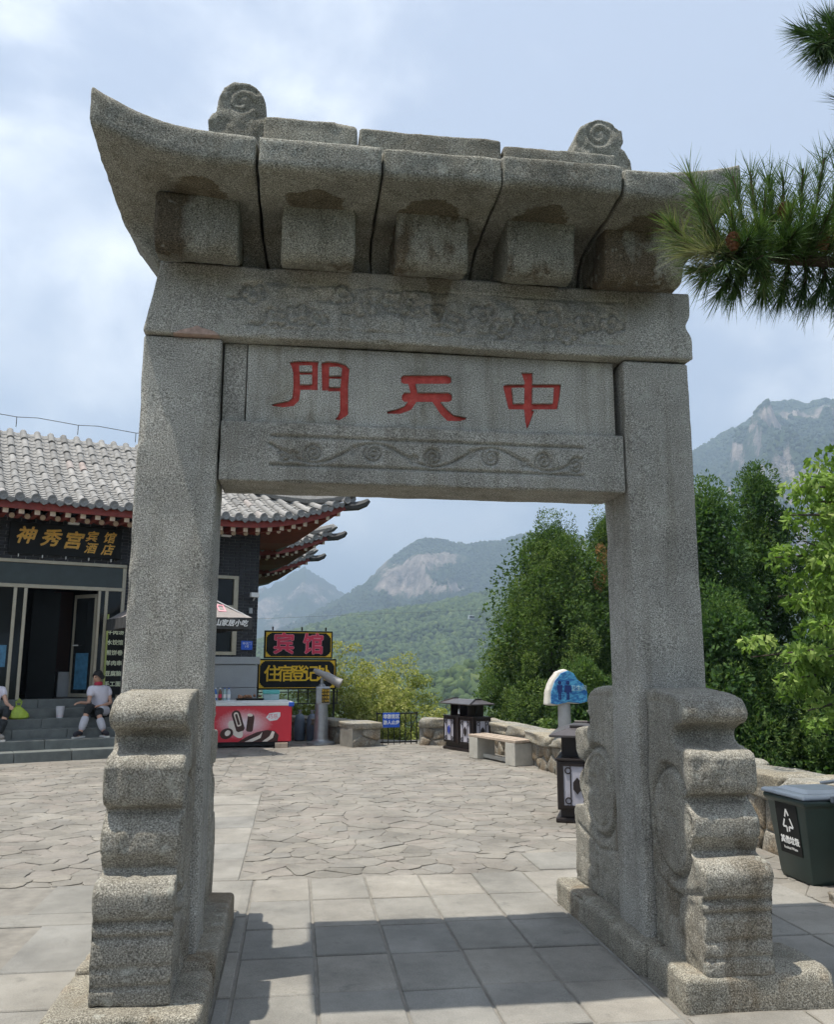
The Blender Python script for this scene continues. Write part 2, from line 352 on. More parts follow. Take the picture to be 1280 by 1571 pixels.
def drum_post(sgn, x0, x1, sd):
    cy, cz, rad = -0.30 * sgn if sgn > 0 else 0.70, 0.80, 0.265
    def post(P, N):
        D = np.zeros_like(P); y = P[:, 1] if sgn > 0 else (0.40 - P[:, 1]) / 1.42; z = P[:, 2]
        side = np.abs(N[:, 0]) > 0.8
        rr = np.hypot((y + 0.285) / 0.82, z - 0.80)
        g = np.exp(-((rr - 0.275) / 0.016) ** 2) * 0.034                 # groove round the drum
        g += np.where(rr > 0.275, 0.010, 0.0) * (z > 0.50) * (z < 1.1) * (rr < 0.36) * np.clip((0.36 - rr) / 0.08, 0, 1)
        if sgn < 0: g += 0.014 * np.clip(vnoise(P * [0, 1, 1], 17, sd) + 0.2, 0, 1) * (rr < 0.22) + 0.010 * np.exp(-((rr - 0.215) / 0.012) ** 2)
        sk = seg_dist(y, z, (-0.60, 0.52), (-0.30, 0.44)); sk = np.minimum(sk, seg_dist(y, z, (-0.30, 0.44), (-0.03, 0.50)))
        g += np.exp(-(sk / 0.013) ** 2) * 0.016
        low = (z < 0.46)
        g += low * 0.016 * np.clip(np.abs(vnoise(P * [0, 1, 1], 11, sd + 2)) * 2 - 0.5, 0, 1) * np.clip((y + 0.62) * 5, 0, 1)
        sk = seg_dist(y, z, (-0.36, 1.40), (-0.05, 1.41)); g += np.exp(-(sk / 0.010) ** 2) * 0.007
        D[:, 0] -= np.sign(N[:, 0]) * g * side
        fr = (N[:, 1] * sgn < -0.7) & (z < 0.64)
        # bands on the front of the lowest block
        b = np.exp(-((z - 0.485) / 0.015) ** 2) * 0.034 + np.exp(-((z - 0.425) / 0.012) ** 2) * 0.024 + np.exp(-((z - 0.30) / 0.010) ** 2) * 0.014 + np.exp(-((z - 0.225) / 0.009) ** 2) * 0.018
        D[:, 1] += sgn * b * fr
        return D + N * (0.011 * vnoise(P, 3.2, sd + 11) - 0.030 * np.maximum(0, vnoise(P, 13.0, sd + 12) - 0.50) - 0.018 * np.maximum(0, vnoise(P, 27.0, sd + 13) - 0.45))[:, None]
    return post
for k, (x0, x1) in enumerate(((-0.873, -0.523), (1.945, 2.305))):
    for sgn in (1, -1):
        prof = [(p[0], p[1]) if sgn > 0 else (0.40 - p[0] * (1.50 if p[1] < 1.3 else 1.12), p[1]) for p in PROF]
        mb = MB(); mb.prism(prof, x0, x1, 'x')
        o = remesh_stone('drum_stone', mb.v, mb.f, GRD, GATE, 0.0135, 0.006, drum_post(sgn, x0, x1, 70 + k * 2 + sgn), 1, freq=9.0)

# ------------------------------------------------------------------ lintels with carved fronts
def spiral(cx, cz, r, turns, a0, sgn):
    pts = []
    for i in range(int(22 * turns)):
        t = i / 22.0; a = a0 + sgn * t * 2 * math.pi; q = r * (1 - t / turns * 0.88); pts.append((cx + q * math.cos(a), cz + q * math.sin(a)))
    return pts
VINE = []
_x0, _x1, _zc, _am = -0.20, 1.63, 2.793, 0.062
VINE.append([( _x0 + (_x1 - _x0) * i / 160, _zc + _am * math.sin((_x0 + (_x1 - _x0) * i / 160 - 0.22) / 0.345 * math.pi)) for i in range(161)])
for i, x in enumerate((0.047, 0.391, 0.74, 1.083, 1.40)):
    s = 1 if i % 2 else -1
    VINE.append(spiral(x, _zc - s * -0.006, 0.058, 2.1, math.pi * (0.5 if s > 0 else -0.5), s))
    VINE.append(spiral(x - 0.115, _zc + s * 0.030, 0.026, 1.3, math.pi * 0.2, -s))
    VINE.append([(x - 0.12, _zc + s * 0.0), (x - 0.09, _zc + s * 0.045), (x - 0.05, _zc + s * 0.055)])
VINE.append(spiral(1.60, 2.765, 0.05, 1.8, 1.2, 1)); VINE.append(spiral(-0.12, 2.76, 0.04, 1.3, 2.4, -1))
for z0, z1, zz in ((2.879, 2.877, 0), (2.712, 2.709, 0)): VINE.append([(-0.19, z0), (1.64, z1)])
def curves_relief(curves, width, depth):
    segs = [(c[i], c[i + 1]) for c in curves for i in range(len(c) - 1)]
    A = np.array([s[0] for s in segs]); B = np.array([s[1] for s in segs])
    def rel(x, z):
        d = np.full(x.shape, 9.0); live = (x > A[:, 0].min() - 0.05) & (x < A[:, 0].max() + 0.05)
        xs, zs = x[live], z[live]; dd = np.full(xs.shape, 9.0)
        for a, b in zip(A, B):
            m = (xs > min(a[0], b[0]) - 0.04) & (xs < max(a[0], b[0]) + 0.04)
            dd[m] = np.minimum(dd[m], seg_dist(xs[m], zs[m], a, b))
        d[live] = dd
        return -np.exp(-(d / width) ** 2) * depth
    return rel
stone_box('lower_lintel', (-0.478, 1.898, 0.012, 0.40, 2.612, 2.962), GR, GATE, res=0.0068, resy=0.045, r=0.012, amp=0.004, chip=0.012, relief=curves_relief(VINE, 0.0080, 0.023))
rr = random.Random(5); CLOUD = []
for ci in range(17):
    cx = -0.33 + ci * 0.135 + rr.uniform(-0.03, 0.03); cz = 3.66 + rr.choice((-0.07, 0.0, 0.07)) + rr.uniform(-0.02, 0.02) + 0.004 * ci * 0
    n = rr.randint(3, 5); a = rr.uniform(0, 6.28)
    for k in range(n):
        q = a + k * 6.28 / n; r = rr.uniform(0.022, 0.036); px, pz = cx + 0.045 * math.cos(q), cz + 0.034 * math.sin(q)
        CLOUD.append([(px + r * math.cos(q - 1.7 + 3.4 * i / 9), pz + r * math.sin(q - 1.7 + 3.4 * i / 9)) for i in range(10)])
    CLOUD.append(spiral(cx, cz, 0.022, 1.3, a, 1))
    CLOUD.append([(cx - 0.07, cz - 0.03), (cx - 0.10, cz - 0.045), (cx - 0.14, cz - 0.04)])
_fr = curves_relief([[(-0.40, 3.765), (1.92, 3.80)], [(-0.40, 3.50), (1.92, 3.525)], [(-0.405, 3.77), (-0.40, 3.5)], [(1.925, 3.80), (1.915, 3.525)]], 0.006, 0.008)
_cr = curves_relief(CLOUD, 0.0085, 0.024)
def cloud_rel(x, z):
    inside = (x > -0.39) & (x < 1.91) & (z > 3.51) & (z < 3.78)
    P = np.stack([x, x * 0, z], -1)
    return _cr(x, z) + _fr(x, z) + inside * (0.016 * np.clip(fbm(P, 10, 91, 3) * 2.2, -1, 1))
def upper_warp(V):
    V = V.copy(); s = np.clip((V[:, 2] - 3.45) / 0.43, 0, 1)
    lft = np.clip((-0.80 - V[:, 0]) / 0.14, 0, 1); V[:, 0] += lft * s * 0.085          # worn shoulder at the end
    chipb = np.clip((V[:, 0] - 2.28) / 0.08, 0, 1) * np.exp(-((V[:, 2] - 3.66) / 0.05) ** 2); V[:, 0] -= chipb * 0.04
    V[:, 2] += 0.006 * np.sin(V[:, 0] * 3.1); return V
stone_box('upper_lintel', (-0.925, 2.352, -0.035, 0.435, 3.444, 3.882), GRL, GATE, res=0.0076, resy=0.045, r=0.018, amp=0.006, chip=0.02, warp=upper_warp, relief=cloud_rel)
mb = MB(); mb.prism([(-0.76, 3.437), (-0.50, 3.437), (-0.53, 3.462), (-0.60, 3.478), (-0.625, 3.492), (-0.66, 3.476), (-0.71, 3.462)], -0.047, 0.02, 'y'); mb.build('mortar_patch', PINK, GATE, True, bevel=0.004)

# ------------------------------------------------------------------ name panel with three cut characters
MEN = [[(-0.108, 3.337), (-0.077, 3.346), (-0.019, 3.352), (0.062, 3.353), (0.06, 3.325), (-0.018, 3.323), (-0.094, 3.315)], [(-0.098, 3.329), (-0.05, 3.332), (-0.044, 3.25), (-0.038, 3.168), (-0.044, 3.107), (-0.075, 3.073), (-0.137, 3.062), (-0.196, 3.068), (-0.198, 3.08), (-0.147, 3.094), (-0.104, 3.104), (-0.083, 3.125), (-0.079, 3.197), (-0.083, 3.278)], [(0.025, 3.346), (0.059, 3.35), (0.061, 3.175), (0.029, 3.174)], [(-0.054, 3.284), (0.031, 3.288), (0.032, 3.268), (-0.054, 3.264)], [(-0.046, 3.207), (0.033, 3.211), (0.034, 3.176), (-0.045, 3.172)], [(0.081, 3.339), (0.126, 3.345), (0.128, 3.176), (0.087, 3.174)], [(0.081, 3.347), (0.118, 3.356), (0.177, 3.354), (0.222, 3.341), (0.245, 3.316), (0.207, 3.314), (0.178, 3.325), (0.082, 3.318)], [(0.202, 3.329), (0.245, 3.321), (0.239, 3.213), (0.242, 3.039), (0.227, 3.023), (0.189, 2.998), (0.164, 3.005), (0.183, 3.026), (0.194, 3.057), (0.192, 3.169), (0.197, 3.252)], [(0.12, 3.268), (0.203, 3.273), (0.204, 3.252), (0.12, 3.248)], [(0.121, 3.199), (0.204, 3.203), (0.205, 3.175), (0.122, 3.171)]]
TIAN = [[(0.551, 3.28), (0.566, 3.294), (0.829, 3.308), (0.855, 3.295), (0.855, 3.264), (0.839, 3.253), (0.566, 3.239), (0.551, 3.249)], [(0.557, 3.171), (0.572, 3.187), (0.839, 3.2), (0.859, 3.186), (0.859, 3.154), (0.839, 3.14), (0.572, 3.128), (0.557, 3.14)], [(0.591, 3.251), (0.637, 3.253), (0.652, 3.191), (0.642, 3.129), (0.612, 3.081), (0.547, 3.054), (0.473, 3.051), (0.468, 3.067), (0.527, 3.082), (0.572, 3.103), (0.597, 3.137), (0.607, 3.189)], [(0.738, 3.137), (0.788, 3.14), (0.828, 3.096), (0.869, 3.061), (0.945, 3.051), (0.942, 3.037), (0.899, 3.024), (0.828, 3.023), (0.788, 3.063)]]
ZHONG = [[(1.284, 3.347), (1.358, 3.35), (1.35, 3.111), (1.363, 3.112), (1.332, 3.027), (1.313, 2.99), (1.304, 3.036), (1.298, 3.109), (1.304, 3.289)], [(1.17, 3.256), (1.189, 3.267), (1.53, 3.286), (1.535, 3.271), (1.524, 3.262), (1.22, 3.247), (1.178, 3.24)], [(1.17, 3.256), (1.225, 3.259), (1.231, 3.201), (1.236, 3.112), (1.202, 3.113), (1.187, 3.178)], [(1.488, 3.282), (1.535, 3.279), (1.524, 3.204), (1.507, 3.124), (1.473, 3.122), (1.482, 3.202)], [(1.202, 3.149), (1.511, 3.163), (1.507, 3.124), (1.205, 3.11)]]
PY = 0.060
mb = MB(); mb.box(-0.345, 1.868, PY, 0.34, 2.968, 3.436)
pm = mb.mesh('name_panel', [GRP, RED], bevel=0.006); po = bpy.data.objects.new('panel_src', pm)
cut = MB(); k = 0
for st in MEN + TIAN + ZHONG:
    k += 1; cut.prism(st, PY - 0.05 - 0.0007 * k, PY + 0.026 + 0.0003 * k, 'y', 1)
co = bpy.data.objects.new('panel_cut', cut.mesh('cut', [GRP, RED]))
md = po.modifiers.new('b', 'BOOLEAN'); md.operation = 'DIFFERENCE'; md.object = co; md.solver = 'EXACT'; md.use_self = True
m2 = eval_mesh(po, (co,))
m2.materials.clear(); m2.materials.append(GRP); m2.materials.append(RED)
panel = link('name_panel', m2, GATE, True)
for word, sts in (('men', MEN), ('tian', TIAN), ('zhong', ZHONG)):
    mb = MB()
    for i, st in enumerate(sts): mb.prism(st, PY + 0.0215 + 0.0004 * i, PY + 0.030, 'y')
    c = mb.build('carved_character', RED, panel, True)
stone_box('panel_side_stone', (-0.480, -0.350, PY + 0.004, 0.34, 2.968, 3.436), GR, GATE, res=0.03, r=0.008, amp=0.003, chip=0.006)

# ------------------------------------------------------------------ stone roof: five eave blocks, brackets, ridge
EP = [(0.05, 3.888), (0.045, 4.02), (0.0, 4.085), (-0.20, 4.098), (-0.45, 4.102), (-0.665, 4.112), (-0.690, 4.135), (-0.695, 4.272), (-0.66, 4.285), (-0.30, 4.46), (0.0, 4.60),
      (0.12, 4.60), (0.42, 4.46), (0.74, 4.285), (0.765, 4.272), (0.765, 4.135), (0.745, 4.112), (0.60, 4.095), (0.47, 4.06), (0.43, 3.98), (0.415, 3.888)]
EC = 0.04
def eave_block(xa_b, xb_b, xa_t, xb_t, lift_a=0.0, lift_b=0.0, spread_a=0.0, spread_b=0.0):
    """loft of the eave profile between two ends; bottom and eave edges may lean differently, an end may rise into a tip"""
    V = []; F = []; n = len(EP); K = 14
    for i in range(K + 1):
        u = i / K
        la = max(0, (0.85 - u) / 0.85) ** 2.2 if lift_a else 0; lb = max(0, (u - 0.15) / 0.85) ** 2.2 if lift_b else 0
        for (y, z) in EP:
            h = np.clip((z - 3.888) / 0.22, 0, 1); top = 1.0 if z > 4.2 else 0.0
            h2 = h ** 1.3
            xa = xa_b + (xa_t - xa_b) * h2; xb = xb_b + (xb_t - xb_b) * h2
            x = xa + (xb - xa) * u; e = min(1.0, abs(y - EC) / 0.66)
            lz = (lift_a * la + lift_b * lb) * (h ** 2) * (0.35 + 0.65 * e) * (1.0 + 0.22 * top)
            V.append((x, y, z + lz))
    for i in range(K):
        for j in range(n):
            a, b = i * n + j, i * n + (j + 1) % n; F.append((a, b, b + n, a + n))
    F += [tuple(range(n)), tuple(range(K * n, K * n + n))[::-1]]
    return V, F
JB = [-0.243, 0.362, 0.965, 1.655]; JT = [-0.290, 0.358, 1.002, 1.676]
g = 0.005
blocks = [eave_block(-0.885, JB[0] - g, -1.125, JT[0] - g, lift_a=0.165), eave_block(JB[0] + g, JB[1] - g, JT[0] + g + 0.004, JT[1] - g), eave_block(JB[1] + g, JB[2] - g, JT[1] + g, JT[2] - g),
          eave_block(JB[2] + g, JB[3] - g, JT[2] + g, JT[3] - g), eave_block(JB[3] + g, 2.27, JT[3] + g, 2.37, lift_b=0.075)]
for i, (V, F) in enumerate(blocks):
    dz = (0.0, -0.012, -0.004, 0.004, -0.006)[i]
    V = [(x, y + (0, -0.012, 0.006, -0.006, 0.004)[i], z + dz * (z > 4.0)) for x, y, z in V]
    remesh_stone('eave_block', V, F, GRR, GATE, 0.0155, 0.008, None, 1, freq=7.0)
for i, (a, b, zt) in enumerate(((-0.845, -0.392, 4.06), (-0.160, 0.246, 4.06), (0.472, 0.886, 4.06), (1.108, 1.510, 4.06), (1.690, 2.175, 4.06))):
    pr = [(0.08, 3.895), (-0.03, 3.892), (-0.10, 3.842), (-0.19, 3.800), (-0.285, 3.795), (-0.328, 3.835), (-0.345, 3.90), (-0.350, 4.05), (-0.355, 4.125), (0.08, 4.125)]
    mb = MB(); mb.prism(pr, a, b, 'x')
    remesh_stone('bracket', mb.v, mb.f, GRB, GATE, 0.016, 0.014, None, 2, freq=9.0)
    pr2 = [(0.415 + (-p[0] - 0.015), p[1]) for p in pr]
    mb = MB(); mb.prism(pr2, a, b, 'x'); mb.build('bracket', GRB, GATE, True, bevel=0.02)
for (a, b, zt, sl) in ((-0.30, 0.262, 4.82, -0.003), (0.272, 1.155, 4.80, 0.012), (1.165, 1.90, 4.77, 0.02)):
    stone_box('ridge_stone', (a, b, -0.06, 0.20, 4.52, zt + 0.01), GRR, GATE, res=0.02, r=0.02, amp=0.012, chip=0.03)
def orn_post(cx, cz, sd):
    sp = np.array(spiral(cx, cz, 0.10, 1.6, 0.6, 1))
    def post(P, N):
        D = np.zeros_like(P); side = np.abs(N[:, 1]) > 0.6; d = np.full(len(P), 9.0)
        for i in range(len(sp) - 1): d = np.minimum(d, seg_dist(P[:, 0], P[:, 2], sp[i], sp[i + 1]))
        gv = np.exp(-(d / 0.011) ** 2) * 0.016 + 0.007 * vnoise(P, 22, sd)
        D[:, 1] -= np.sign(N[:, 1]) * gv * side; return D
    return post
OL = [(-0.625, 4.50), (-0.625, 4.775), (-0.605, 4.815), (-0.575, 4.835), (-0.57, 4.93), (-0.545, 5.0), (-0.49, 5.045), (-0.42, 5.05), (-0.35, 5.02), (-0.305, 4.96), (-0.285, 4.88), (-0.285, 4.50)]
mb = MB(); mb.prism(OL, -0.05, 0.18, 'y'); remesh_stone('ridge_ornament', mb.v, mb.f, GRR, GATE, 0.0115, 0.012, orn_post(-0.43, 4.92, 3), 2, freq=11)
OR_ = [(1.62, 4.50), (1.63, 4.80), (1.645, 4.90), (1.68, 4.965), (1.73, 5.005), (1.80, 5.025), (1.87, 5.01), (1.91, 4.975), (1.95, 4.955), (1.955, 4.89), (1.93, 4.83), (1.975, 4.80), (2.00, 4.74), (2.00, 4.50)]
mb = MB(); mb.prism(OR_, -0.05, 0.18, 'y'); remesh_stone('ridge_ornament', mb.v, mb.f, GRR, GATE, 0.0115, 0.014, orn_post(1.80, 4.91, 4), 2, freq=11)
# ------------------------------------------------------------------ plaza paving
def paving_mat(name, cols, attr, rough=0.85, bump=0.35, grain=90.0):
    t = NT(name)
    if attr:
        a = t.n('ShaderNodeAttribute'); a.attribute_name = 'tint'; rnd = a.outputs['Fac']
    else:
        a = t.n('ShaderNodeObjectInfo'); rnd = a.outputs['Random']
    n = len(cols); c = t.ramp(rnd, [(i / max(1, n - 1), q) for i, q in enumerate(cols)])
    v = t.vec(kind='World')
    c = t.mix(1.0, c, t.ramp(t.noise(grain, 2, 0.7, v), [(0.3, 0.80), (0.7, 1.16)]), 'MULTIPLY')
    c = t.mix(1.0, c, t.ramp(t.noise(1.6, 4, 0.68, v), [(0.28, 0.64), (0.7, 1.18)]), 'MULTIPLY')
    c = t.mix(t.ramp(t.noise(5.0, 4, 0.75, v), [(0.58, 0.0), (0.70, 0.55)]), c, tuple(x * 0.62 for x in cols[0]))
    t.bump(t.noise(14, 5, 0.7, v), bump, 0.014)
    return t.fin(c, rough, 0, 0.3)
SLAB = paving_mat('slab_granite', [(0.215, 0.208, 0.187), (0.262, 0.250, 0.222), (0.228, 0.223, 0.205), (0.288, 0.268, 0.232), (0.248, 0.237, 0.211)], False, bump=0.18, grain=160)
FLAG = paving_mat('flagstone', [(0.200, 0.187, 0.162), (0.232, 0.217, 0.188), (0.246, 0.222, 0.193), (0.220, 0.209, 0.186), (0.260, 0.240, 0.204)], False, bump=0.5)
FLAGS = paving_mat('flagstone_far', [(0.200, 0.187, 0.162), (0.232, 0.217, 0.188), (0.246, 0.222, 0.193), (0.220, 0.209, 0.186), (0.260, 0.240, 0.204)], True, bump=0.5)
MORT = simple('mortar', (0.195, 0.182, 0.158), 0.95, var=0.22, scale=9, bump=0.4, bscale=60)
mb = MB(); mb.prism([(-13, -12), (4.15, -12), (4.15, 9.0), (3.2, 13.6), (1.8, 14.6), (-0.2, 16.0), (-13, 16)], -0.6, -0.0095, 'z')
PLAZA = mb.build('plaza', MORT); tag(PLAZA, kind='structure')

def slab(x0, x1, y0, y1, mat, jit=0.004):
    g = 0.0055; z = random.uniform(-0.003, 0.003)
    x0 += g + random.uniform(0, jit); x1 -= g + random.uniform(0, jit); y0 += g + random.uniform(0, jit); y1 -= g + random.uniform(0, jit)
    cx, cy = (x0 + x1) / 2, (y0 + y1) / 2; w, h = (x1 - x0) / 2, (y1 - y0) / 2; b = 0.006
    ring = lambda k, zz: [(-w + k, -h + k, zz), (w - k, -h + k, zz), (w - k, h - k, zz), (-w + k, h - k, zz)]
    V = ring(0, -0.05) + ring(0, -b) + ring(b, 0); F = [(8, 9, 10, 11)] + [(4 * r + i, 4 * r + (i + 1) % 4, 4 * r + 4 + (i + 1) % 4, 4 * r + 4 + i) for r in (0, 1) for i in range(4)]
    o = link('paving_slab', mk('paving_slab', V, F, mat), PLAZA, loc=(cx, cy, z)); o.rotation_euler = (random.uniform(-0.0025, 0.0025), random.uniform(-0.0025, 0.0025), 0)
    return o
XS = [-0.29, 0.127, 0.544, 0.961, 1.377, 1.79]; YS = [2.20, 1.585, 0.955, 0.415, -0.135, -0.66, -1.22, -1.80]
for i in range(len(XS) - 1):
    off = (0, 0.01, -0.015, 0.012, -0.01)[i]
    for j in range(len(YS) - 1):
        slab(XS[i], XS[i + 1], YS[j + 1] + (off if j < 6 else 0), YS[j] + (off if j else 0), SLAB)
yy = 1.235
for y0, y1 in ((1.25, 2.2), (0.55, 1.24), (-0.13, 0.545), (-0.75, -0.135), (-1.4, -0.755)):
    slab(-0.375, -0.29, y0, y1, SLAB); slab(1.79, 1.815, y0, y1, SLAB, 0.001)
for x0, x1 in ((-1.03, -0.29), (1.79, 2.45), (2.45, 3.3)): slab(x0, x1, 1.40 if x1 < 2.6 else 1.6, 2.2, SLAB)
# rows outside the gate, left and right
for rows, xs in ((((2.2, 1.47), (1.47, 1.20), (1.20, 0.36), (0.36, -0.16), (-0.16, -0.80), (-0.8, -1.5)), ((-1.72, -1.07), (-2.0, -1.07), (-1.55, -1.07), (-1.95, -1.07), (-1.45, -1.07), (-1.3, -1.07))),):
    for (a, b), (x0, x1) in zip(rows, xs):
        slab(x0, x1, b, a, SLAB)
slab(-2.35, -1.45, -0.80, -0.16, SLAB); slab(-2.35, -1.3, -1.5, -0.8, SLAB)
for a, b in ((1.6, 1.0), (1.0, 0.42), (0.42, -0.14), (-0.14, -0.7), (-0.7, -1.3)):
    slab(2.62, 3.12, b, a, SLAB); slab(3.12, 3.62, b, a, SLAB)
for x0, x1 in ((-1.05, -0.29), (1.815, 2.4), (2.4, 3.0), (3.0, 3.6)): slab(x0, x1, -1.4, -0.76 if x1 < 1 else -0.645, SLAB)
# smooth path running on to the left of the plaza, one row on the right
for y0, y1 in ((2.2, 2.95), (2.95, 3.6), (3.6, 4.35), (4.35, 5.0), (5.0, 5.8), (5.8, 6.5)): slab(-1.02, -0.40, y0, y1, SLAB)
for x0, x1 in ((1.95, 2.5), (2.5, 3.05), (3.05, 3.6)): slab(x0, x1, 2.25, 2.85, SLAB)

# irregular flagstones
def clip(poly, nx, ny, d):
    out = []
    for i in range(len(poly)):
        a, b = poly[i], poly[(i + 1) % len(poly)]
        da = a[0] * nx + a[1] * ny - d; db = b[0] * nx + b[1] * ny - d
        if da <= 0: out.append(a)
        if (da < 0) != (db < 0) and abs(da - db) > 1e-12:
            t = da / (da - db); out.append((a[0] + (b[0] - a[0]) * t, a[1] + (b[1] - a[1]) * t))
    return out
REG = [(-9.5, -1.02, 2.2, 13.2), (-1.02, -0.40, 6.5, 14.2), (-0.40, 4.0, 2.85, 14.2), (-0.40, 1.95, 2.2, 2.85), (3.6, 4.1, 1.2, 2.85), (-6.0, -2.1, -0.75, 2.2), (3.62, 4.1, -1.2, 1.2), (3.3, 3.62, 1.6, 2.25)]
fr = random.Random(21); flags = []
SX, SY = 0.25, 0.15
for ri, (x0, x1, y0, y1) in enumerate(REG):
    nx = max(1, int(round((x1 - x0) / SX))); ny = max(1, int(round((y1 - y0) / SY))); S = {}
    for i in range(-1, nx + 1):
        for j in range(-1, ny + 1):
            S[i, j] = (x0 + (i + 0.5 + 0.5 * (j % 2) * 0.8 + fr.uniform(-0.42, 0.42)) * (x1 - x0) / nx, y0 + (j + 0.5 + fr.uniform(-0.42, 0.42)) * (y1 - y0) / ny)
    drop = {k for k in S if fr.random() < 0.16}
    for (i, j), p in S.items():
        if (i, j) in drop: continue
        if not (x0 < p[0] < x1 and y0 < p[1] < y1): continue
        if p[1] > 10.2 + (p[0] + 4.8) * 0.42 and p[0] < -2.3: continue
        poly = [(x0, y0), (x1, y0), (x1, y1), (x0, y1)]
        for di in range(-3, 4):
            for dj in range(-3, 4):
                q = S.get((i + di, j + dj))
                if q is None or (di == 0 and dj == 0) or (i + di, j + dj) in drop: continue
                mx, my = (p[0] + q[0]) / 2, (p[1] + q[1]) / 2; ax, ay = q[0] - p[0], q[1] - p[1]
                poly = clip(poly, ax, ay, ax * mx + ay * my)
                if len(poly) < 3: break
            if len(poly) < 3: break
        if len(poly) < 3: continue
        flags.append(poly)
def flag_mesh(poly, fine=True):
    """a flagstone: shrunk, slightly wavering outline, chamfered top"""
    cx = sum(p[0] for p in poly) / len(poly); cy = sum(p[1] for p in poly) / len(poly)
    P = []
    for i in range(len(poly)):
        a, b = poly[i], poly[(i + 1) % len(poly)]
        P.append((a[0] * 0.9 + b[0] * 0.1, a[1] * 0.9 + b[1] * 0.1))
        L = math.hypot(b[0] - a[0], b[1] - a[1])
        if L > 0.12 and fine: P.append(((a[0] + b[0]) / 2 + fr.uniform(-0.010, 0.010), (a[1] + b[1]) / 2 + fr.uniform(-0.008, 0.008)))
        P.append((a[0] * 0.1 + b[0] * 0.9, a[1] * 0.1 + b[1] * 0.9))
    n = len(P); V = []; dz = fr.uniform(-0.004, 0.004); tx, ty = fr.uniform(-0.013, 0.013), fr.uniform(-0.013, 0.013)
    for g, z in ((0.002, -0.045), (0.003, -0.004), (0.012, 0.0)):
        for x, y in P:
            d = math.hypot(x - cx, y - cy) + 1e-6; k = max(0.3, 1 - g / d * 1.25)
            X, Y = (x - cx) * k, (y - cy) * k; V.append((X, Y, z + dz + X * tx + Y * ty))
    F = [tuple(range(2 * n, 3 * n))] + [(r * n + i, r * n + (i + 1) % n, (r + 1) * n + (i + 1) % n, (r + 1) * n + i) for r in (0, 1) for i in range(n)]
    return (cx, cy), V, F
def on_view(p):       # rough order of how large a stone shows in the picture
    x, y = p[0][0], p[0][1]; d = y + 4.7
    return d + (6 if not (-0.40 * d < x < 0.62 * d) else 0) + (4 if -1.05 < x < -0.4 or (x > 1.9 and y < 2.0) else 0)
flags.sort(key=on_view)
fV, fF, fT = [], [], []
for i, poly in enumerate(flags):
    (cx, cy), V, F = flag_mesh(poly, i < 500)
    if i < 298:
        link('flagstone', mk('flagstone', V, F, FLAG), PLAZA, loc=(cx, cy, 0))
    else:
        b = len(fV); fV += [(x + cx, y + cy, z) for x, y, z in V]; fF += [tuple(b + k for k in f) for f in F]; fT += [fr.random()] * len(V)
me = mk('flagstones', fV, fF, FLAGS); at = me.attributes.new('tint', 'FLOAT', 'POINT'); at.data.foreach_set('value', fT)
tag(link('flagstones', me, PLAZA), kind='stuff')
# ------------------------------------------------------------------ hotel (local frame: x along the front, y back, z up)
def text_shape(s, size=1.0, weight=0.0, depth=0.004, slant=0.0, spacing=1.0, line=1.0, align='CENTER'):
    cu = bpy.data.curves.new('t', 'FONT'); cu.body = s; cu.size = size; cu.offset = weight; cu.extrude = depth; cu.align_x = align; cu.align_y = 'CENTER'; cu.shear = slant
    cu.space_character = spacing; cu.space_line = line; cu.resolution_u = 3
    me = eval_mesh(bpy.data.objects.new('t', cu)); bpy.data.curves.remove(cu)
    return me
def text_on(name, s, parent, mat, M, bold=0.0, **k):
    me = text_shape(s, **k)
    if bold:      # heavier strokes: the glyph laid over itself, a little apart
        bm = bmesh.new()
        for i, (dx, dy) in enumerate(((0, 0), (bold, 0), (-bold, 0), (0, bold), (0, -bold), (bold * 0.7, bold * 0.7), (-bold * 0.7, -bold * 0.7), (bold * 0.7, -bold * 0.7), (-bold * 0.7, bold * 0.7))):
            m2 = me.copy(); m2.transform(Matrix.Translation((dx, dy, -0.0003 * i))); bm.from_mesh(m2); bpy.data.meshes.remove(m2)
        bm.to_mesh(me); bm.free()
    me.transform(M); me.materials.clear(); me.materials.append(mat); me.name = name
    return link(name, me, parent)
UPR = Matrix.Rotation(math.pi / 2, 4, 'X')          # stands a text upright, facing -y
BRICKD = simple('dark_brick', (0.032, 0.034, 0.039), 0.85, var=0.35, scale=5, bump=0.3)
JOINT = simple('brick_joint', (0.19, 0.19, 0.19), 0.9)
DADO = simple('grey_wall_panel', (0.33, 0.35, 0.36), 0.7, var=0.06, scale=3)
DARKST = simple('step_stone', (0.125, 0.137, 0.130), 0.75, var=0.25, scale=5, bump=0.3)
REDW = simple('red_painted_wood', (0.20, 0.028, 0.018), 0.6, var=0.25, scale=8)
REDD = simple('dark_red_soffit', (0.22, 0.036, 0.024), 0.7, var=0.25, scale=8)
CREAM = simple('cream_rafter_end', (0.62, 0.50, 0.38), 0.7, var=0.2, scale=12)
TILE_T = NT('grey_roof_tile')
_i = TILE_T.n('ShaderNodeObjectInfo'); _c = TILE_T.ramp(_i.outputs['Random'], [(0.0, (0.19, 0.186, 0.178)), (0.5, (0.265, 0.26, 0.25)), (0.92, (0.34, 0.33, 0.315)), (1.0, (0.36, 0.26, 0.23))])
_c = TILE_T.mix(1.0, _c, TILE_T.ramp(TILE_T.noise(9, 4, 0.65, TILE_T.vec(kind='World')), [(0.3, 0.72), (0.7, 1.15)]), 'MULTIPLY')
TILE_T.bump(TILE_T.noise(60, 3, 0.6), 0.3, 0.004); TILE = TILE_T.fin(_c, 0.85, 0, 0.3)
TILED = simple('tile_end', (0.20, 0.20, 0.195), 0.85, var=0.3, scale=30, bump=0.5)
PANT = simple('pan_tile', (0.24, 0.235, 0.225), 0.9, var=0.3, scale=12, bump=0.4)
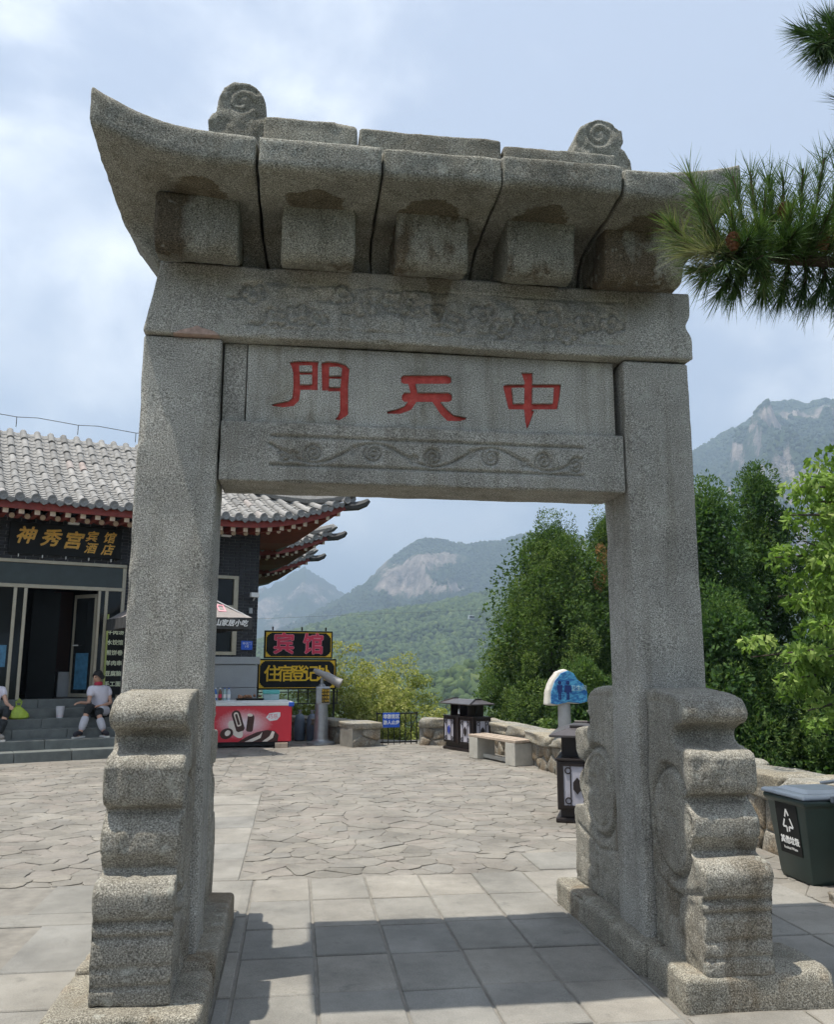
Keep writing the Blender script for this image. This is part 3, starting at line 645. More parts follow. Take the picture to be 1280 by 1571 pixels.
SIGNB = simple('black_lacquer', (0.010, 0.011, 0.011), 0.6, var=0.3, spec=0.2)
GOLD = simple('gold_leaf', (0.75, 0.43, 0.07), 0.45, var=0.2, scale=20)
CHAMP = simple('champagne_metal', (0.42, 0.38, 0.29), 0.45, 0.4, var=0.1)
TRANS = simple('dark_green_panel', (0.035, 0.05, 0.05), 0.4, var=0.2)
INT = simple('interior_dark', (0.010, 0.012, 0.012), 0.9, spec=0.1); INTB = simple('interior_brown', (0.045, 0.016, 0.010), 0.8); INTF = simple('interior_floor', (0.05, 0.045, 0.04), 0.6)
WHITE = simple('white_plastic', (0.75, 0.75, 0.74), 0.5, var=0.05); BLACK = simple('black_metal', (0.012, 0.012, 0.013), 0.45, 0.3, var=0.3)
BLUE = simple('blue_enamel', (0.02, 0.10, 0.52), 0.45, var=0.1); POSTER = simple('blue_poster', (0.05, 0.16, 0.26), 0.5, var=0.4, scale=9)
gt = NT('window_glass'); GLASS = gt.fin((0.012, 0.014, 0.014), 0.08, 0, 0.3)
BZ = R_(22.64); BL = (-4.5095, 12.4671, 0.0)
HOTEL = thing('hotel_building', BL, BZ, 'dark brick inn with grey tiled upturned roof and red eaves behind the gate', 'building')
# walls
WS = []
def wallbox(x0, x1, z0, z1, y0=0.0, y1=0.3): WS.append((x0, x1, z0, z1))
wallbox(-5.5, -1.95, 0, 4.75); wallbox(-1.95, 1.17, 3.56, 4.75); wallbox(1.17, 2.52, 0, 4.75); wallbox(3.50, 3.95, 0, 4.75); wallbox(2.52, 3.50, 3.47, 4.75); wallbox(2.52, 3.50, 0, 1.80)
mb = MB()
for x0, x1, z0, z1 in WS: mb.box(x0, x1, 0.018, 0.3, z0, z1)
mb.box(3.65, 3.95, 0.3, 6.0, 0, 4.75); mb.box(-5.5, -5.2, 0.3, 6.0, 0, 4.75)
WALL = mb.build('wall', JOINT, HOTEL)
mb = MB(); br = random.Random(3)
for x0, x1, z0, z1 in WS:
    if x1 < -1.5: x0 = -2.4
    j = 0; z = max(z0, 1.70 if x0 > 1 else 0.96)
    while z < min(z1, 4.55):
        x = x0 - (0.125 if j % 2 else 0.0)
        while x < x1:
            a, b = max(x, x0), min(x + 0.24, x1)
            if b - a > 0.03: mb.box(a + 0.004, b - 0.004, br.uniform(-0.004, 0.004), 0.02, z, min(z + 0.058, z1))
            x += 0.25
        z += 0.066; j += 1
tag(mb.build('brickwork', BRICKD, WALL), kind='stuff')
# grey panels below the window
for x0, x1 in ((1.25, 2.10), (2.11, 3.0), (3.01, 3.975)):
    for z0, z1 in ((0.0, 0.55), (0.56, 1.12), (1.13, 1.60)):
        MB().box(x0, x1, -0.045, 0.0, z0, z1).build('wall_panel', DADO, HOTEL, bevel=0.005)
MB().box(1.22, 4.02, -0.075, 0.0, 1.61, 1.765).build('wall_cap', DADO, HOTEL, bevel=0.012)
# window
wn_ = MB().box(2.55, 3.47, 0.06, 0.075, 1.85, 3.44).build('window', GLASS, HOTEL)
mb = MB()
for b in ((2.52, 3.50, 3.40, 3.47), (2.52, 3.50, 1.80, 1.87), (2.52, 2.60, 1.87, 3.40), (3.40, 3.50, 1.87, 3.40), (2.60, 3.40, 2.78, 2.84), (2.98, 3.03, 1.87, 2.78)): mb.box(b[0], b[1], -0.01, 0.07, b[2], b[3])
mb.build('window_frame', CHAMP, wn_, bevel=0.006)
MB().box(2.60, 3.40, 0.12, 0.14, 2.2, 3.3).build('window_blind', simple('brown_blind', (0.16, 0.135, 0.11), 0.9), wn_)
# shop front: frame, transom, glass, open door leaf, room
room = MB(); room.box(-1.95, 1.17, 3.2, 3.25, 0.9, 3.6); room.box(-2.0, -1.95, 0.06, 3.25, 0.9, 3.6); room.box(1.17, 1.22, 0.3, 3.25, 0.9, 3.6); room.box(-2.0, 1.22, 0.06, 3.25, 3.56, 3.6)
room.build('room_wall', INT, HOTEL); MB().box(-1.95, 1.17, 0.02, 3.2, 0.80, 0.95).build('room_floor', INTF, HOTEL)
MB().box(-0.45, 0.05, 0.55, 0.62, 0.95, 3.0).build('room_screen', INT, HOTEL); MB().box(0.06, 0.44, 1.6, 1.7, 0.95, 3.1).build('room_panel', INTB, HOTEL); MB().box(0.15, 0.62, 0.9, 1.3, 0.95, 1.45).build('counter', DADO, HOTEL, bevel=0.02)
mb = MB()
for a, b in ((-1.95, -1.90), (-0.86, -0.80), (-0.68, -0.62), (0.66, 0.71), (0.79, 0.85), (1.10, 1.17)): mb.box(a, b, 0.02, 0.09, 0.95, 3.03)
mb.box(-1.95, 1.17, 0.018, 0.095, 3.03, 3.10); mb.box(-1.95, 1.17, -0.012, 0.095, 3.50, 3.565); mb.box(1.10, 1.172, 0.014, 0.093, 3.10, 3.50); mb.box(-1.95, 1.17, 0.0, 0.1, 0.93, 0.955)
FRAME = mb.build('door_frame', CHAMP, HOTEL, bevel=0.006)
MB().box(-1.95, 1.10, 0.03, 0.08, 3.10, 3.50).build('transom_panel', TRANS, HOTEL)
gw = MB().box(-1.90, -0.86, 0.05, 0.06, 0.955, 3.03).build('shop_window', GLASS, HOTEL); MB().box(-1.15, -0.90, 0.035, 0.048, 1.55, 1.95).build('sticker', POSTER, gw)
MB().box(-0.80, -0.68, 0.05, 0.06, 0.955, 3.03).build('glass_strip', GLASS, HOTEL); MB().box(0.71, 0.79, 0.05, 0.06, 0.955, 3.03).build('glass_strip', GLASS, HOTEL); MB().box(0.85, 1.10, 0.05, 0.06, 0.955, 3.03).build('glass_strip', GLASS, HOTEL)
mb = MB(); mb.box(0.0, 0.62, -0.02, 0.02, 0.0, 1.95)
leaf = mb.build('open_door', GLASS, HOTEL, loc=(0.66, 0.12, 0.97), rot=(0, 0, R_(118)))
mb = MB()
for b in ((-0.03, 0.03, 0, 2.0), (0.59, 0.65, 0, 2.0), (0.03, 0.59, 0.0, 0.07), (0.03, 0.59, 1.93, 2.0)): mb.box(b[0], b[1], -0.03, 0.03, b[2], b[3])
mb.build('door_leaf_frame', CHAMP, leaf); MB().box(0.12, 0.50, 0.022, 0.026, 0.15, 0.85).build('poster', POSTER, leaf); MB().tube([(0.55, 0.07, 1.0), (0.40, 0.07, 1.0)], 0.012).build('door_handle', WHITE, leaf)
# name board over the door
bd = MB().box(-1.03, 1.01, -0.10, -0.03, 3.655, 4.265).build('name_board', SIGNB, HOTEL, bevel=0.01)
for ch, x, z, sz in (('神', -0.76, 3.99, 0.34), ('秀', -0.32, 3.97, 0.35), ('宫', 0.08, 3.95, 0.36), ('宾', 0.43, 4.06, 0.22), ('馆', 0.76, 4.06, 0.23), ('酒', 0.42, 3.83, 0.22), ('店', 0.74, 3.82, 0.23)):
    text_on('board_character', ch, bd, GOLD, Matrix.Translation((x, -0.105, z)) @ UPR, size=sz, bold=0.010 if sz > 0.3 else 0.005, depth=0.006, slant=0.28)
for i in range(5): MB().box(-0.85 + i * 0.42, -0.835 + i * 0.42, -0.09, -0.03, 3.60, 3.66).build('board_bracket', WHITE, HOTEL)
# menu board, blue house number, wall camera, eave lights
mn = MB().box(0.86, 1.17, -0.06, -0.02, 1.02, 2.55).build('menu_board', SIGNB, HOTEL, bevel=0.005)
PALE = simple('pale_lettering', (0.70, 0.75, 0.55), 0.6)
for r_i, row in enumerate(('炒鸡面', '牛肉汤', '水饺馆', '煎饼卷', '羊肉串', '豆腐脑', '手工面')):
    text_on('menu_line', row, mn, PALE, Matrix.Translation((1.015, -0.063, 2.42 - r_i * 0.20)) @ UPR, size=0.105, bold=0.003, depth=0.001)
MB().box(0.845, 0.875, -0.065, -0.015, 1.0, 2.57).build('menu_side_strip', simple('lime_strip', (0.35, 0.40, 0.12), 0.5), HOTEL)
pl_ = MB().box(3.60, 3.85, -0.022, -0.006, 1.91, 2.10).build('number_plate', BLUE, HOTEL, bevel=0.004)
text_on('plate_text', '中天门\n1号', pl_, WHITE, Matrix.Translation((3.725, -0.025, 2.01)) @ UPR, size=0.065, weight=0.0, depth=0.001)
mb = MB(); mb.box(3.72, 3.90, -0.20, -0.10, 3.02, 3.12); mb.tube([(3.83, -0.12, 3.02), (3.83, -0.02, 2.96)], 0.015); cc = mb.build('wall_camera', WHITE, HOTEL, bevel=0.015)
MB().box(3.74, 3.82, -0.05, -0.008, 2.68, 2.80).build('switch_box', DADO, HOTEL, bevel=0.01)
for x in (-0.08, 2.9, -2.3): MB().box(x, x + 0.20, -0.62, -0.50, 4.215, 4.25).build('eave_light', WHITE, HOTEL, bevel=0.01)

# ---- roof
def eave_lift(s): return 0.62 * max(0.0, (s - 2.9) / 2.65) ** 2.1
def roof_z(s, x): return 4.52 + 0.42 * x + 0.055 * x * x + eave_lift(s) * max(0.0, 1 - x / 2.6)
EB = -1.15; SR = 5.62; XM = 3.4
def row_len(s): return max(0.12, min(XM, (SR - s) * 1.05 + 0.15))
def half_barrel(L, r0, r1, n=7):
    V = []; F = []
    for y, r in ((0, r0), (L, r1)):
        for j in range(n + 1):
            a = math.pi * j / n; V.append((r * math.cos(a), y, r * math.sin(a)))
    for j in range(n): F.append((j, j + 1, n + 2 + j, n + 1 + j))
    F.append(tuple(range(n + 1))[::-1]); F.append(tuple(range(n + 1, 2 * n + 2)))
    return V, F
def roof_part(root, smin, smax, single, ridge_end=True):
    mb = MB(); K = 12; N = 60; V = []; F = []
    for i in range(N + 1):
        s = smin + (SR - smin) * i / N
        for k in range(K + 1):
            x = row_len(s) * k / K; V.append((s, EB + x, roof_z(s, x) - 0.035))
    for i in range(N):
        for k in range(K):
            a = i * (K + 1) + k; F.append((a, a + K + 1, a + K + 2, a + 1))
    mb.add(V, F)
    # side slope beyond the hip and the back
    V = []; F = []
    for i in range(N + 1):
        t = i / N; s = SR - 0.0; x = t * 3.3; xi = SR - (x if x < 3.3 else 3.3)
        V += [(SR, EB + x * 2.0, roof_z(SR, 0) - 0.62 * min(1, t * 1.6) - 0.05), (SR - x, EB + x + 0.05, roof_z(SR - x, x) - 0.06)]
    for i in range(N): F.append((2 * i, 2 * i + 2, 2 * i + 3, 2 * i + 1))
    mb.add(V, F); mb.box(smin, SR - 3.3, EB + XM, EB + XM + 0.1, 4.6, roof_z(0, XM) - 0.04)
    roof = mb.build('roof', PANT, root)
    # pan tiles between the rows: small overlapping lips
    mb = MB(); s = smin; PS = 0.27
    rows = []
    while s < SR - 0.05: rows.append(s); s += PS
    for s in rows:
        L = row_len(s + PS / 2); x = 0.0
        if L < 0.2: continue
        while x < L - 0.1:
            z0 = roof_z(s + PS / 2, x) + 0.012; z1 = roof_z(s + PS / 2, x + 0.16) - 0.006
            a, b = s + 0.055, s + PS - 0.055; m = (a + b) / 2
            V = [(a, EB + x, z0 + 0.012), (m, EB + x, z0 - 0.012), (b, EB + x, z0 + 0.012), (b, EB + x + 0.16, z1 + 0.010), (m, EB + x + 0.16, z1 - 0.012), (a, EB + x + 0.16, z1 + 0.010), (a, EB + x, z0 - 0.03), (m, EB + x, z0 - 0.045), (b, EB + x, z0 - 0.03)]
            mb.add(V, [(0, 1, 4, 5), (1, 2, 3, 4), (6, 7, 1, 0), (7, 8, 2, 1)]); x += 0.14
    tag(mb.build('pan_tiles', PANT, roof), kind='stuff')
    TL = 0.40; V, F = half_barrel(TL, 0.076, 0.066); tm = mk('barrel_tile', V, F, TILE, True)
    try: tm.set_sharp_from_angle(angle=R_(60))
    except Exception: pass
    cap = MB()
    cap.lathe([(0.0, -0.02), (0.05, -0.022), (0.062, -0.03), (0.082, -0.03), (0.084, 0.0), (0.082, 0.02)], 14); cap.xf(Matrix.Rotation(math.pi / 2, 4, 'X') @ Matrix.Scale(-1, 4, (0, 0, 1))); cm2 = cap.mesh('tile_cap', TILED, True)
    drip = MB().prism([(-0.085, 0.02), (-0.07, -0.03), (-0.03, -0.065), (0.0, -0.085), (0.03, -0.065), (0.07, -0.03), (0.085, 0.02)], -0.012, 0.008, 'y').mesh('drip_tile', TILED)
    joined = MB()
    for s in rows:
        L = row_len(s); x = 0.0; dzs = roof_z(s + 0.05, 0) - roof_z(s - 0.05, 0); roll = -math.atan2(dzs, 0.1) * 0.5
        hid = (0.95 < s < 2.65)
        while x < L - 0.02:
            ln = min(TL, L - x + 0.05); z = roof_z(s, x); an = math.atan2(roof_z(s, x + ln) - z, ln)
            if single and not hid:
                link('roof_tile', tm, roof, loc=(s + random.uniform(-0.006, 0.006), EB + x, z + 0.006 + random.uniform(-0.004, 0.004)), rot=(an, roll, random.uniform(-0.02, 0.02)))
            else:
                b = len(joined.v); joined.add(V, F); joined.xf(Matrix.Translation((s, EB + x, z + 0.006)) @ Matrix.Rotation(an, 4, 'X'), b)
            x += 0.385
        if L > 0.12:
            link('tile_cap', cm2, roof, loc=(s, EB - 0.005, roof_z(s, 0) + 0.03), rot=(random.uniform(-0.1, 0.1), 0, 0))
            link('drip_tile', drip, roof, loc=(s + PS / 2, EB - 0.015, roof_z(s + PS / 2, 0) - 0.005), rot=(random.uniform(-0.05, 0.15), -math.atan2(roof_z(s + .2, 0) - roof_z(s, 0), .2), 0))
    if joined.v: tag(joined.build('joined_tiles', PANT, roof), kind='stuff')
    # hip ridge and its dark tip, the ridge on top
    hp = [(SR - x, EB + x, roof_z(SR - x, x) + 0.10) for x in (0.0, 0.3, 0.7, 1.2, 1.8, 2.5, 3.2)]
    MB().tube([(SR + 0.02, EB - 0.02, roof_z(SR, 0) + 0.06)] + hp, 0.11, 8).build('hip_ridge', TILED, roof, smooth=True)
    MB().tube([(SR - 0.15, EB + 0.15, roof_z(SR, 0) - 0.16), (SR + 0.10, EB - 0.06, roof_z(SR, 0) - 0.15), (SR + 0.24, EB - 0.14, roof_z(SR, 0) - 0.09), (SR + 0.31, EB - 0.17, roof_z(SR, 0) - 0.02)], [0.10, 0.10, 0.085, 0.05], 8).build('hip_tip', simple('tip_' + root.name, (0.05, 0.05, 0.05), 0.7), roof, smooth=True)
    mb = MB(); mb.box(smin, SR - 3.2, EB + XM + 0.02, EB + XM + 0.20, roof_z(0, XM) - 0.15, roof_z(0, XM) - 0.02); mb.build('ridge', TILED, roof, bevel=0.03)
    # red fascia, soffit and rafters below the eave
    V = []; F = []; sg = []
    for i in range(41):
        s = smin + (SR - 0.03 - smin) * i / 40; z = roof_z(s, 0)
        V += [(s, EB + 0.05, z - 0.045), (s, EB + 0.05, z - 0.175), (s, EB + 0.09, z - 0.175), (s, EB + 0.09, z - 0.045)]
    for i in range(40):
        for j in range(4): F.append((4 * i + j, 4 * i + (j + 1) % 4, 4 * i + 4 + (j + 1) % 4, 4 * i + 4 + j))
    MB().add(V, F).build('fascia', REDW, root)
    V = []; F = []
    for i in range(41):
        s = smin + (SR - 0.05 - smin) * i / 40; z = roof_z(s, 0)
        for y, dz in ((EB + 0.06, -0.13), (-0.5, 0.0), (0.3, 0.05)):
            V.append((s, y, z + dz - 0.02 - 0.55 * eave_lift(s) * max(0, (y - EB) / 1.4)))
    for i in range(40):
        for j in range(2): a = 3 * i + j; F.append((a, a + 3, a + 4, a + 1))
    # side soffit running back below the side eave
    V2 = [(SR - 0.03, EB + 0.06, roof_z(SR, 0) - 0.14), (SR - 0.10, EB + 3.0, roof_z(SR, 0) - 0.62), (SR - 0.12, EB + 6, roof_z(SR, 0) - 0.66), (3.9, EB + 6, 4.45), (3.9, EB + 3.0, 4.45), (3.9, 0.2, 4.5)]
    b = len(V); V += V2; F += [(b, b + 1, b + 4, b + 5), (b + 1, b + 2, b + 3, b + 4)]
    MB().add(V, F).build('soffit', REDD, root)
    s = smin + 0.1; RP = 0.262
    raf = MB().box(-0.045, 0.045, 0.0, 1.3, -0.09, 0.0).mesh('rafter', REDD); re = MB().box(-0.047, 0.047, -0.012, 0.004, -0.092, 0.002).mesh('rafter_end', CREAM)
    ra2 = MB().tube([(0, 0, 0), (0, 1.0, 0.18)], 0.05, 8).mesh('round_rafter', REDD); re2 = MB().tube([(0, -0.012, 0), (0, 0.004, 0.0)], 0.052, 8).mesh('rafter_end', CREAM)
    while s < SR - 0.15:
        z = roof_z(s, 0); fan = max(0, s - 3.7) * 0.33
        o = link('rafter', raf, root, loc=(s, EB + 0.13, z - 0.16), rot=(0.06, 0, fan)); link('rafter_end', re, o)
        if s < 4.9:
            o = link('round_rafter', ra2, root, loc=(s - 0.12 - fan * 0.3, EB + 0.52, z - 0.235 - 0.22 * eave_lift(s)), rot=(0, 0, fan)); link('rafter_end', re2, o)
        s += RP
    return roof
ROOF = roof_part(HOTEL, -2.35, SR, True)
MB().box(3.0, 3.9, 0.3, 4.4, 4.5, 5.2).build('roof_filler', REDD, HOTEL)
# two further wings behind, same eaves
for i, (ds, db) in enumerate(((1.574, 4.358), (3.062, 8.957))):
    wl = Matrix.Translation(Vector(BL)) @ Matrix.Rotation(BZ, 4, 'Z') @ Vector((ds, db, 0))
    wing = thing('inn_wing', tuple(wl), BZ, ('second', 'third')[i] + ' upturned red eave corner in line behind the inn front', 'building', 'rear wings of the inn')
    MB().box(1.0, 3.95, 0.0, 3.5, -3, 4.7).build('wall', BRICKD, wing); roof_part(wing, 3.2, SR, False)
# festoon cable along the ridge
mb = MB(); pts = []
for i in range(13):
    s = -3.0 + i * 0.42; pts.append((s, EB + XM - 0.1, roof_z(0, XM) + 0.34 - 0.02 * (i % 3)))
mb.tube(pts, 0.008, 5)
for i in (2, 5, 8, 11): mb.tube([(pts[i][0], pts[i][1], pts[i][2]), (pts[i][0], pts[i][1], pts[i][2] - 0.22)], 0.008, 5)
mb.build('ridge_cable', BLACK, HOTEL)
# steps
STEPS = thing('stone_steps', tuple(Matrix.Translation(Vector(BL)) @ Matrix.Rotation(BZ, 4, 'Z') @ Vector((-1.5, -1.7, 0))), BZ, 'flight of dark grey stone steps up to the inn door', 'steps')
for k in range(6):
    xs = [-3.2, -1.6 + 0.5 * (k % 2), 0.1 + 0.6 * ((k + 1) % 2), 1.6 - 0.4 * (k % 2), 2.72]
    for a, b in zip(xs[:-1], xs[1:]):
        MB().box(a + 0.003, b - 0.003, 0.32 * k + (0.0 if k else 0.0), 0.32 * k + 0.36 if k < 5 else 1.69, 0.16 * k - 0.16, 0.16 * (k + 1)).build('step', DARKST, STEPS, bevel=0.012)
# ------------------------------------------------------------------ things on the plaza
STEEL = simple('grey_steel', (0.32, 0.33, 0.34), 0.4, 0.6, var=0.15, scale=10); IRON = simple('bin_iron', (0.020, 0.014, 0.013), 0.42, 0.2, var=0.3)
REDP = simple('freezer_red', (0.62, 0.025, 0.045), 0.35, var=0.06); PINKP = simple('print_pink', (0.85, 0.50, 0.55), 0.4, var=0.25, scale=14); CREAMP = simple('print_cream', (0.80, 0.70, 0.60), 0.4, var=0.1)
CHOC = simple('print_chocolate', (0.055, 0.018, 0.012), 0.4, var=0.3, scale=25); YEL = simple('sign_yellow', (0.80, 0.50, 0.02), 0.5, var=0.1); PRED = simple('sign_red', (0.70, 0.04, 0.10), 0.45, var=0.1); PKE = simple('sign_pink_edge', (0.80, 0.35, 0.40), 0.5)
WOOD = simple('bench_wood', (0.36, 0.29, 0.225), 0.8, var=0.25, scale=14, bump=0.4); CONC = simple('bench_concrete', (0.42, 0.40, 0.35), 0.9, var=0.12, scale=8, bump=0.4)
# freezer
FZ = R_(4.0); FR = thing('ice_cream_freezer', (-1.02, 13.10, 0.0), FZ, 'red chest freezer with a chocolate ice cream picture on its front', 'freezer')
mb = MB(); mb.box(-0.97, 0.93, -0.33, 0.33, 0.11, 0.80); mb.build('body', REDP, FR, bevel=0.02)
MB().box(-0.985, 0.945, -0.345, 0.345, 0.80, 0.875).build('rim', WHITE, FR, bevel=0.015)
MB().box(0.86, 0.965, -0.36, -0.20, 0.785, 0.87).build('corner_guard', BLUE, FR, bevel=0.01)
MB().box(-0.9, 0.86, -0.25, 0.30, 0.875, 0.90).build('lid', WHITE, FR, bevel=0.01)
MB().box(-0.92, 0.88, -0.28, 0.28, 0.03, 0.11).build('plinth', BLACK, FR)
gn = NT('print_glow'); _g = gn.n('ShaderNodeTexGradient', gradient_type='SPHERICAL'); gn.l(gn.vec((1.35, 1.0, 2.6)), _g.inputs['Vector'])
GLOW = gn.fin(gn.mix(gn.ramp(gn.mix(0.25, _g.outputs['Color'], gn.noise(30, 4, 0.7)), [(0.30, 0.0), (0.80, 1.0)]), (0.62, 0.025, 0.045), (0.85, 0.72, 0.74)), 0.35)
ad = MB().box(-0.95, 0.91, -0.005, 0.0, -0.34, 0.34).build('advert_print', GLOW, FR, loc=(0.0, -0.332, 0.455))
def flat(name, poly, y, mat, parent, th=0.0025): return MB().prism(poly, y - th, y, 'y').build(name, mat, parent)
def ell(cx, cz, a, b, rot=0, n=20, k=1.0): return [(cx + a * math.cos(t) * math.cos(rot) - b * math.sin(t) * math.sin(rot), cz + a * math.cos(t) * math.sin(rot) + b * math.sin(t) * math.cos(rot)) for t in [2 * math.pi * i / n for i in range(n)]]
def bar(cx, cz, w, h, rot, n=10):
    P = [(w / 2 * math.cos(math.pi * i / n), h / 2 - w / 2 + w / 2 * math.sin(math.pi * i / n)) for i in range(n + 1)] + [(-w / 2, -h / 2 + w * 0.2), (-w * 0.3, -h / 2), (w * 0.3, -h / 2), (w / 2, -h / 2 + w * 0.2)]
    return [(cx + x * math.cos(rot) - z * math.sin(rot), cz + x * math.sin(rot) + z * math.cos(rot)) for x, z in P]
flat('print_swirl', [(-0.10, -0.34), (0.05, -0.25), (0.25, -0.16), (0.45, -0.12), (0.60, -0.14), (0.68, -0.22), (0.66, -0.34)], -0.007, CHOC, ad)
flat('print_swirl_line', [(0.02, -0.34), (0.16, -0.28), (0.30, -0.22), (0.36, -0.16), (0.33, -0.27), (0.18, -0.34)], -0.010, CREAMP, ad); flat('print_swirl_line', [(0.36, -0.34), (0.50, -0.24), (0.55, -0.14), (0.60, -0.16), (0.57, -0.27), (0.46, -0.34)], -0.010, CREAMP, ad)
flat('print_wrap', ell(-0.16, -0.10, 0.20, 0.10, -0.9), -0.0075, CREAMP, ad); flat('print_wrap', ell(-0.33, -0.18, 0.13, 0.10, 0.3), -0.008, CHOC, ad); flat('print_wrap', ell(-0.31, -0.17, 0.06, 0.05, 0.8), -0.0105, CREAMP, ad)
flat('print_bar', bar(-0.12, 0.06, 0.17, 0.42, 0.32), -0.011, CHOC, ad); flat('print_bar_core', bar(-0.13, 0.09, 0.09, 0.28, 0.32), -0.0135, CREAMP, ad); flat('print_bar_line', bar(-0.13, 0.09, 0.045, 0.22, 0.32), -0.016, CHOC, ad)
flat('print_bar', bar(0.12, 0.02, 0.13, 0.34, -0.10), -0.011, CHOC, ad); flat('print_bite', ell(0.11, 0.17, 0.055, 0.03, -0.1), -0.0135, CREAMP, ad)
for x, z, s in ((-0.83, -0.05, 0.06), (-0.74, 0.05, 0.035)): flat('print_heart', ell(x, z, s * 0.8, s * 1.2, 0.3, 14), -0.008, WHITE, ad)
lg = flat('print_logo', [(0.42, 0.12), (0.48, 0.20), (0.62, 0.22), (0.70, 0.22), (0.70, 0.14), (0.64, 0.07), (0.50, 0.05)], -0.008, WHITE, ad)
text_on('logo_text', '巧乐', lg, PRED, Matrix.Translation((0.56, -0.0115, 0.135)) @ UPR, size=0.10, weight=0.0, depth=0.001)
MB().box(-0.12, 0.13, -0.10, 0.10, 0.0, 0.10).build('wooden_block', WOOD, None, loc=(-0.27, 12.80, -0.008), rot=(0, 0, FZ), bevel=0.008); tag(bpy.data.objects['wooden_block'], 'small wooden block under the right end of the freezer', 'block')
def put(name, mb, mat, local, label, cat, group=None, smooth=False, bevel=0, root=FR):
    w = WM[root.name] @ Vector(local); return tag(mb.build(name, mat, None, smooth=smooth, bevel=bevel, loc=tuple(w), rot=(0, 0, FZ)), label, cat, group)
for x, c, lab in ((-0.58, (0.05, 0.16, 0.45), 'blue drink bottle on the freezer, first of four'), (-0.49, (0.16, 0.07, 0.02), 'brown drink bottle on the freezer beside the blue one'), (-0.40, (0.35, 0.50, 0.50), 'clear green drink bottle on the freezer, third of four'), (-0.32, (0.50, 0.58, 0.66), 'clear water bottle on the freezer, nearest the snack tray')):
    bt = thing('drink_bottle', tuple(WM[FR.name] @ Vector((x, -0.05, 0.90))), FZ, lab, 'bottle', 'bottles on the freezer')
    m = simple('bottle_' + str(x), c, 0.2); MB().lathe([(0.030, 0), (0.034, 0.01), (0.034, 0.14), (0.030, 0.17), (0.014, 0.21), (0.014, 0.225)], 12).build('body', m, bt, smooth=True)
    MB().lathe([(0.016, 0.224), (0.016, 0.245), (0.012, 0.247)], 10).build('cap', WHITE if x < -0.45 else BLUE, bt); MB().lathe([(0.0352, 0.05), (0.0352, 0.12)], 12).build('label_band', PRED if x == -0.49 else WHITE, bt, smooth=True)
tr = thing('snack_tray', tuple(WM[FR.name] @ Vector((0.08, 0.0, 0.90))), FZ, 'dark tray heaped with brown snacks on the freezer lid', 'tray')
MB().box(-0.24, 0.28, -0.16, 0.16, 0, 0.035, top=(-0.02, -0.02)).build('tray', BLACK, tr, bevel=0.005)
SNK = simple('snack_brown', (0.30, 0.15, 0.08), 0.7, var=0.4, scale=30); rs = random.Random(4)
for i in range(22):
    x, y = rs.uniform(-0.2, 0.25), rs.uniform(-0.12, 0.12); b = MB(); b.lathe([(0.005, -0.025), (0.025, -0.015), (0.03, 0.0), (0.024, 0.015), (0.005, 0.024)], 8); b.build('snack', SNK, tr, smooth=True, loc=(x, y, 0.055 + rs.uniform(0, 0.03)), rot=(rs.uniform(0, 1), rs.uniform(0, 1), 0))
bk = thing('teal_basket', tuple(WM[FR.name] @ Vector((0.52, 0.02, 0.90))), FZ, 'turquoise plastic basket on the right end of the freezer', 'basket')
TEAL = simple('teal_plastic', (0.10, 0.42, 0.40), 0.4); TEALP = simple('pale_teal', (0.30, 0.42, 0.44), 0.5)
MB().box(-0.16, 0.16, -0.12, 0.12, 0.0, 0.12).build('box', TEALP, bk, bevel=0.012); MB().box(-0.17, 0.17, -0.13, 0.13, 0.12, 0.20).build('lid', TEAL, bk, bevel=0.02)
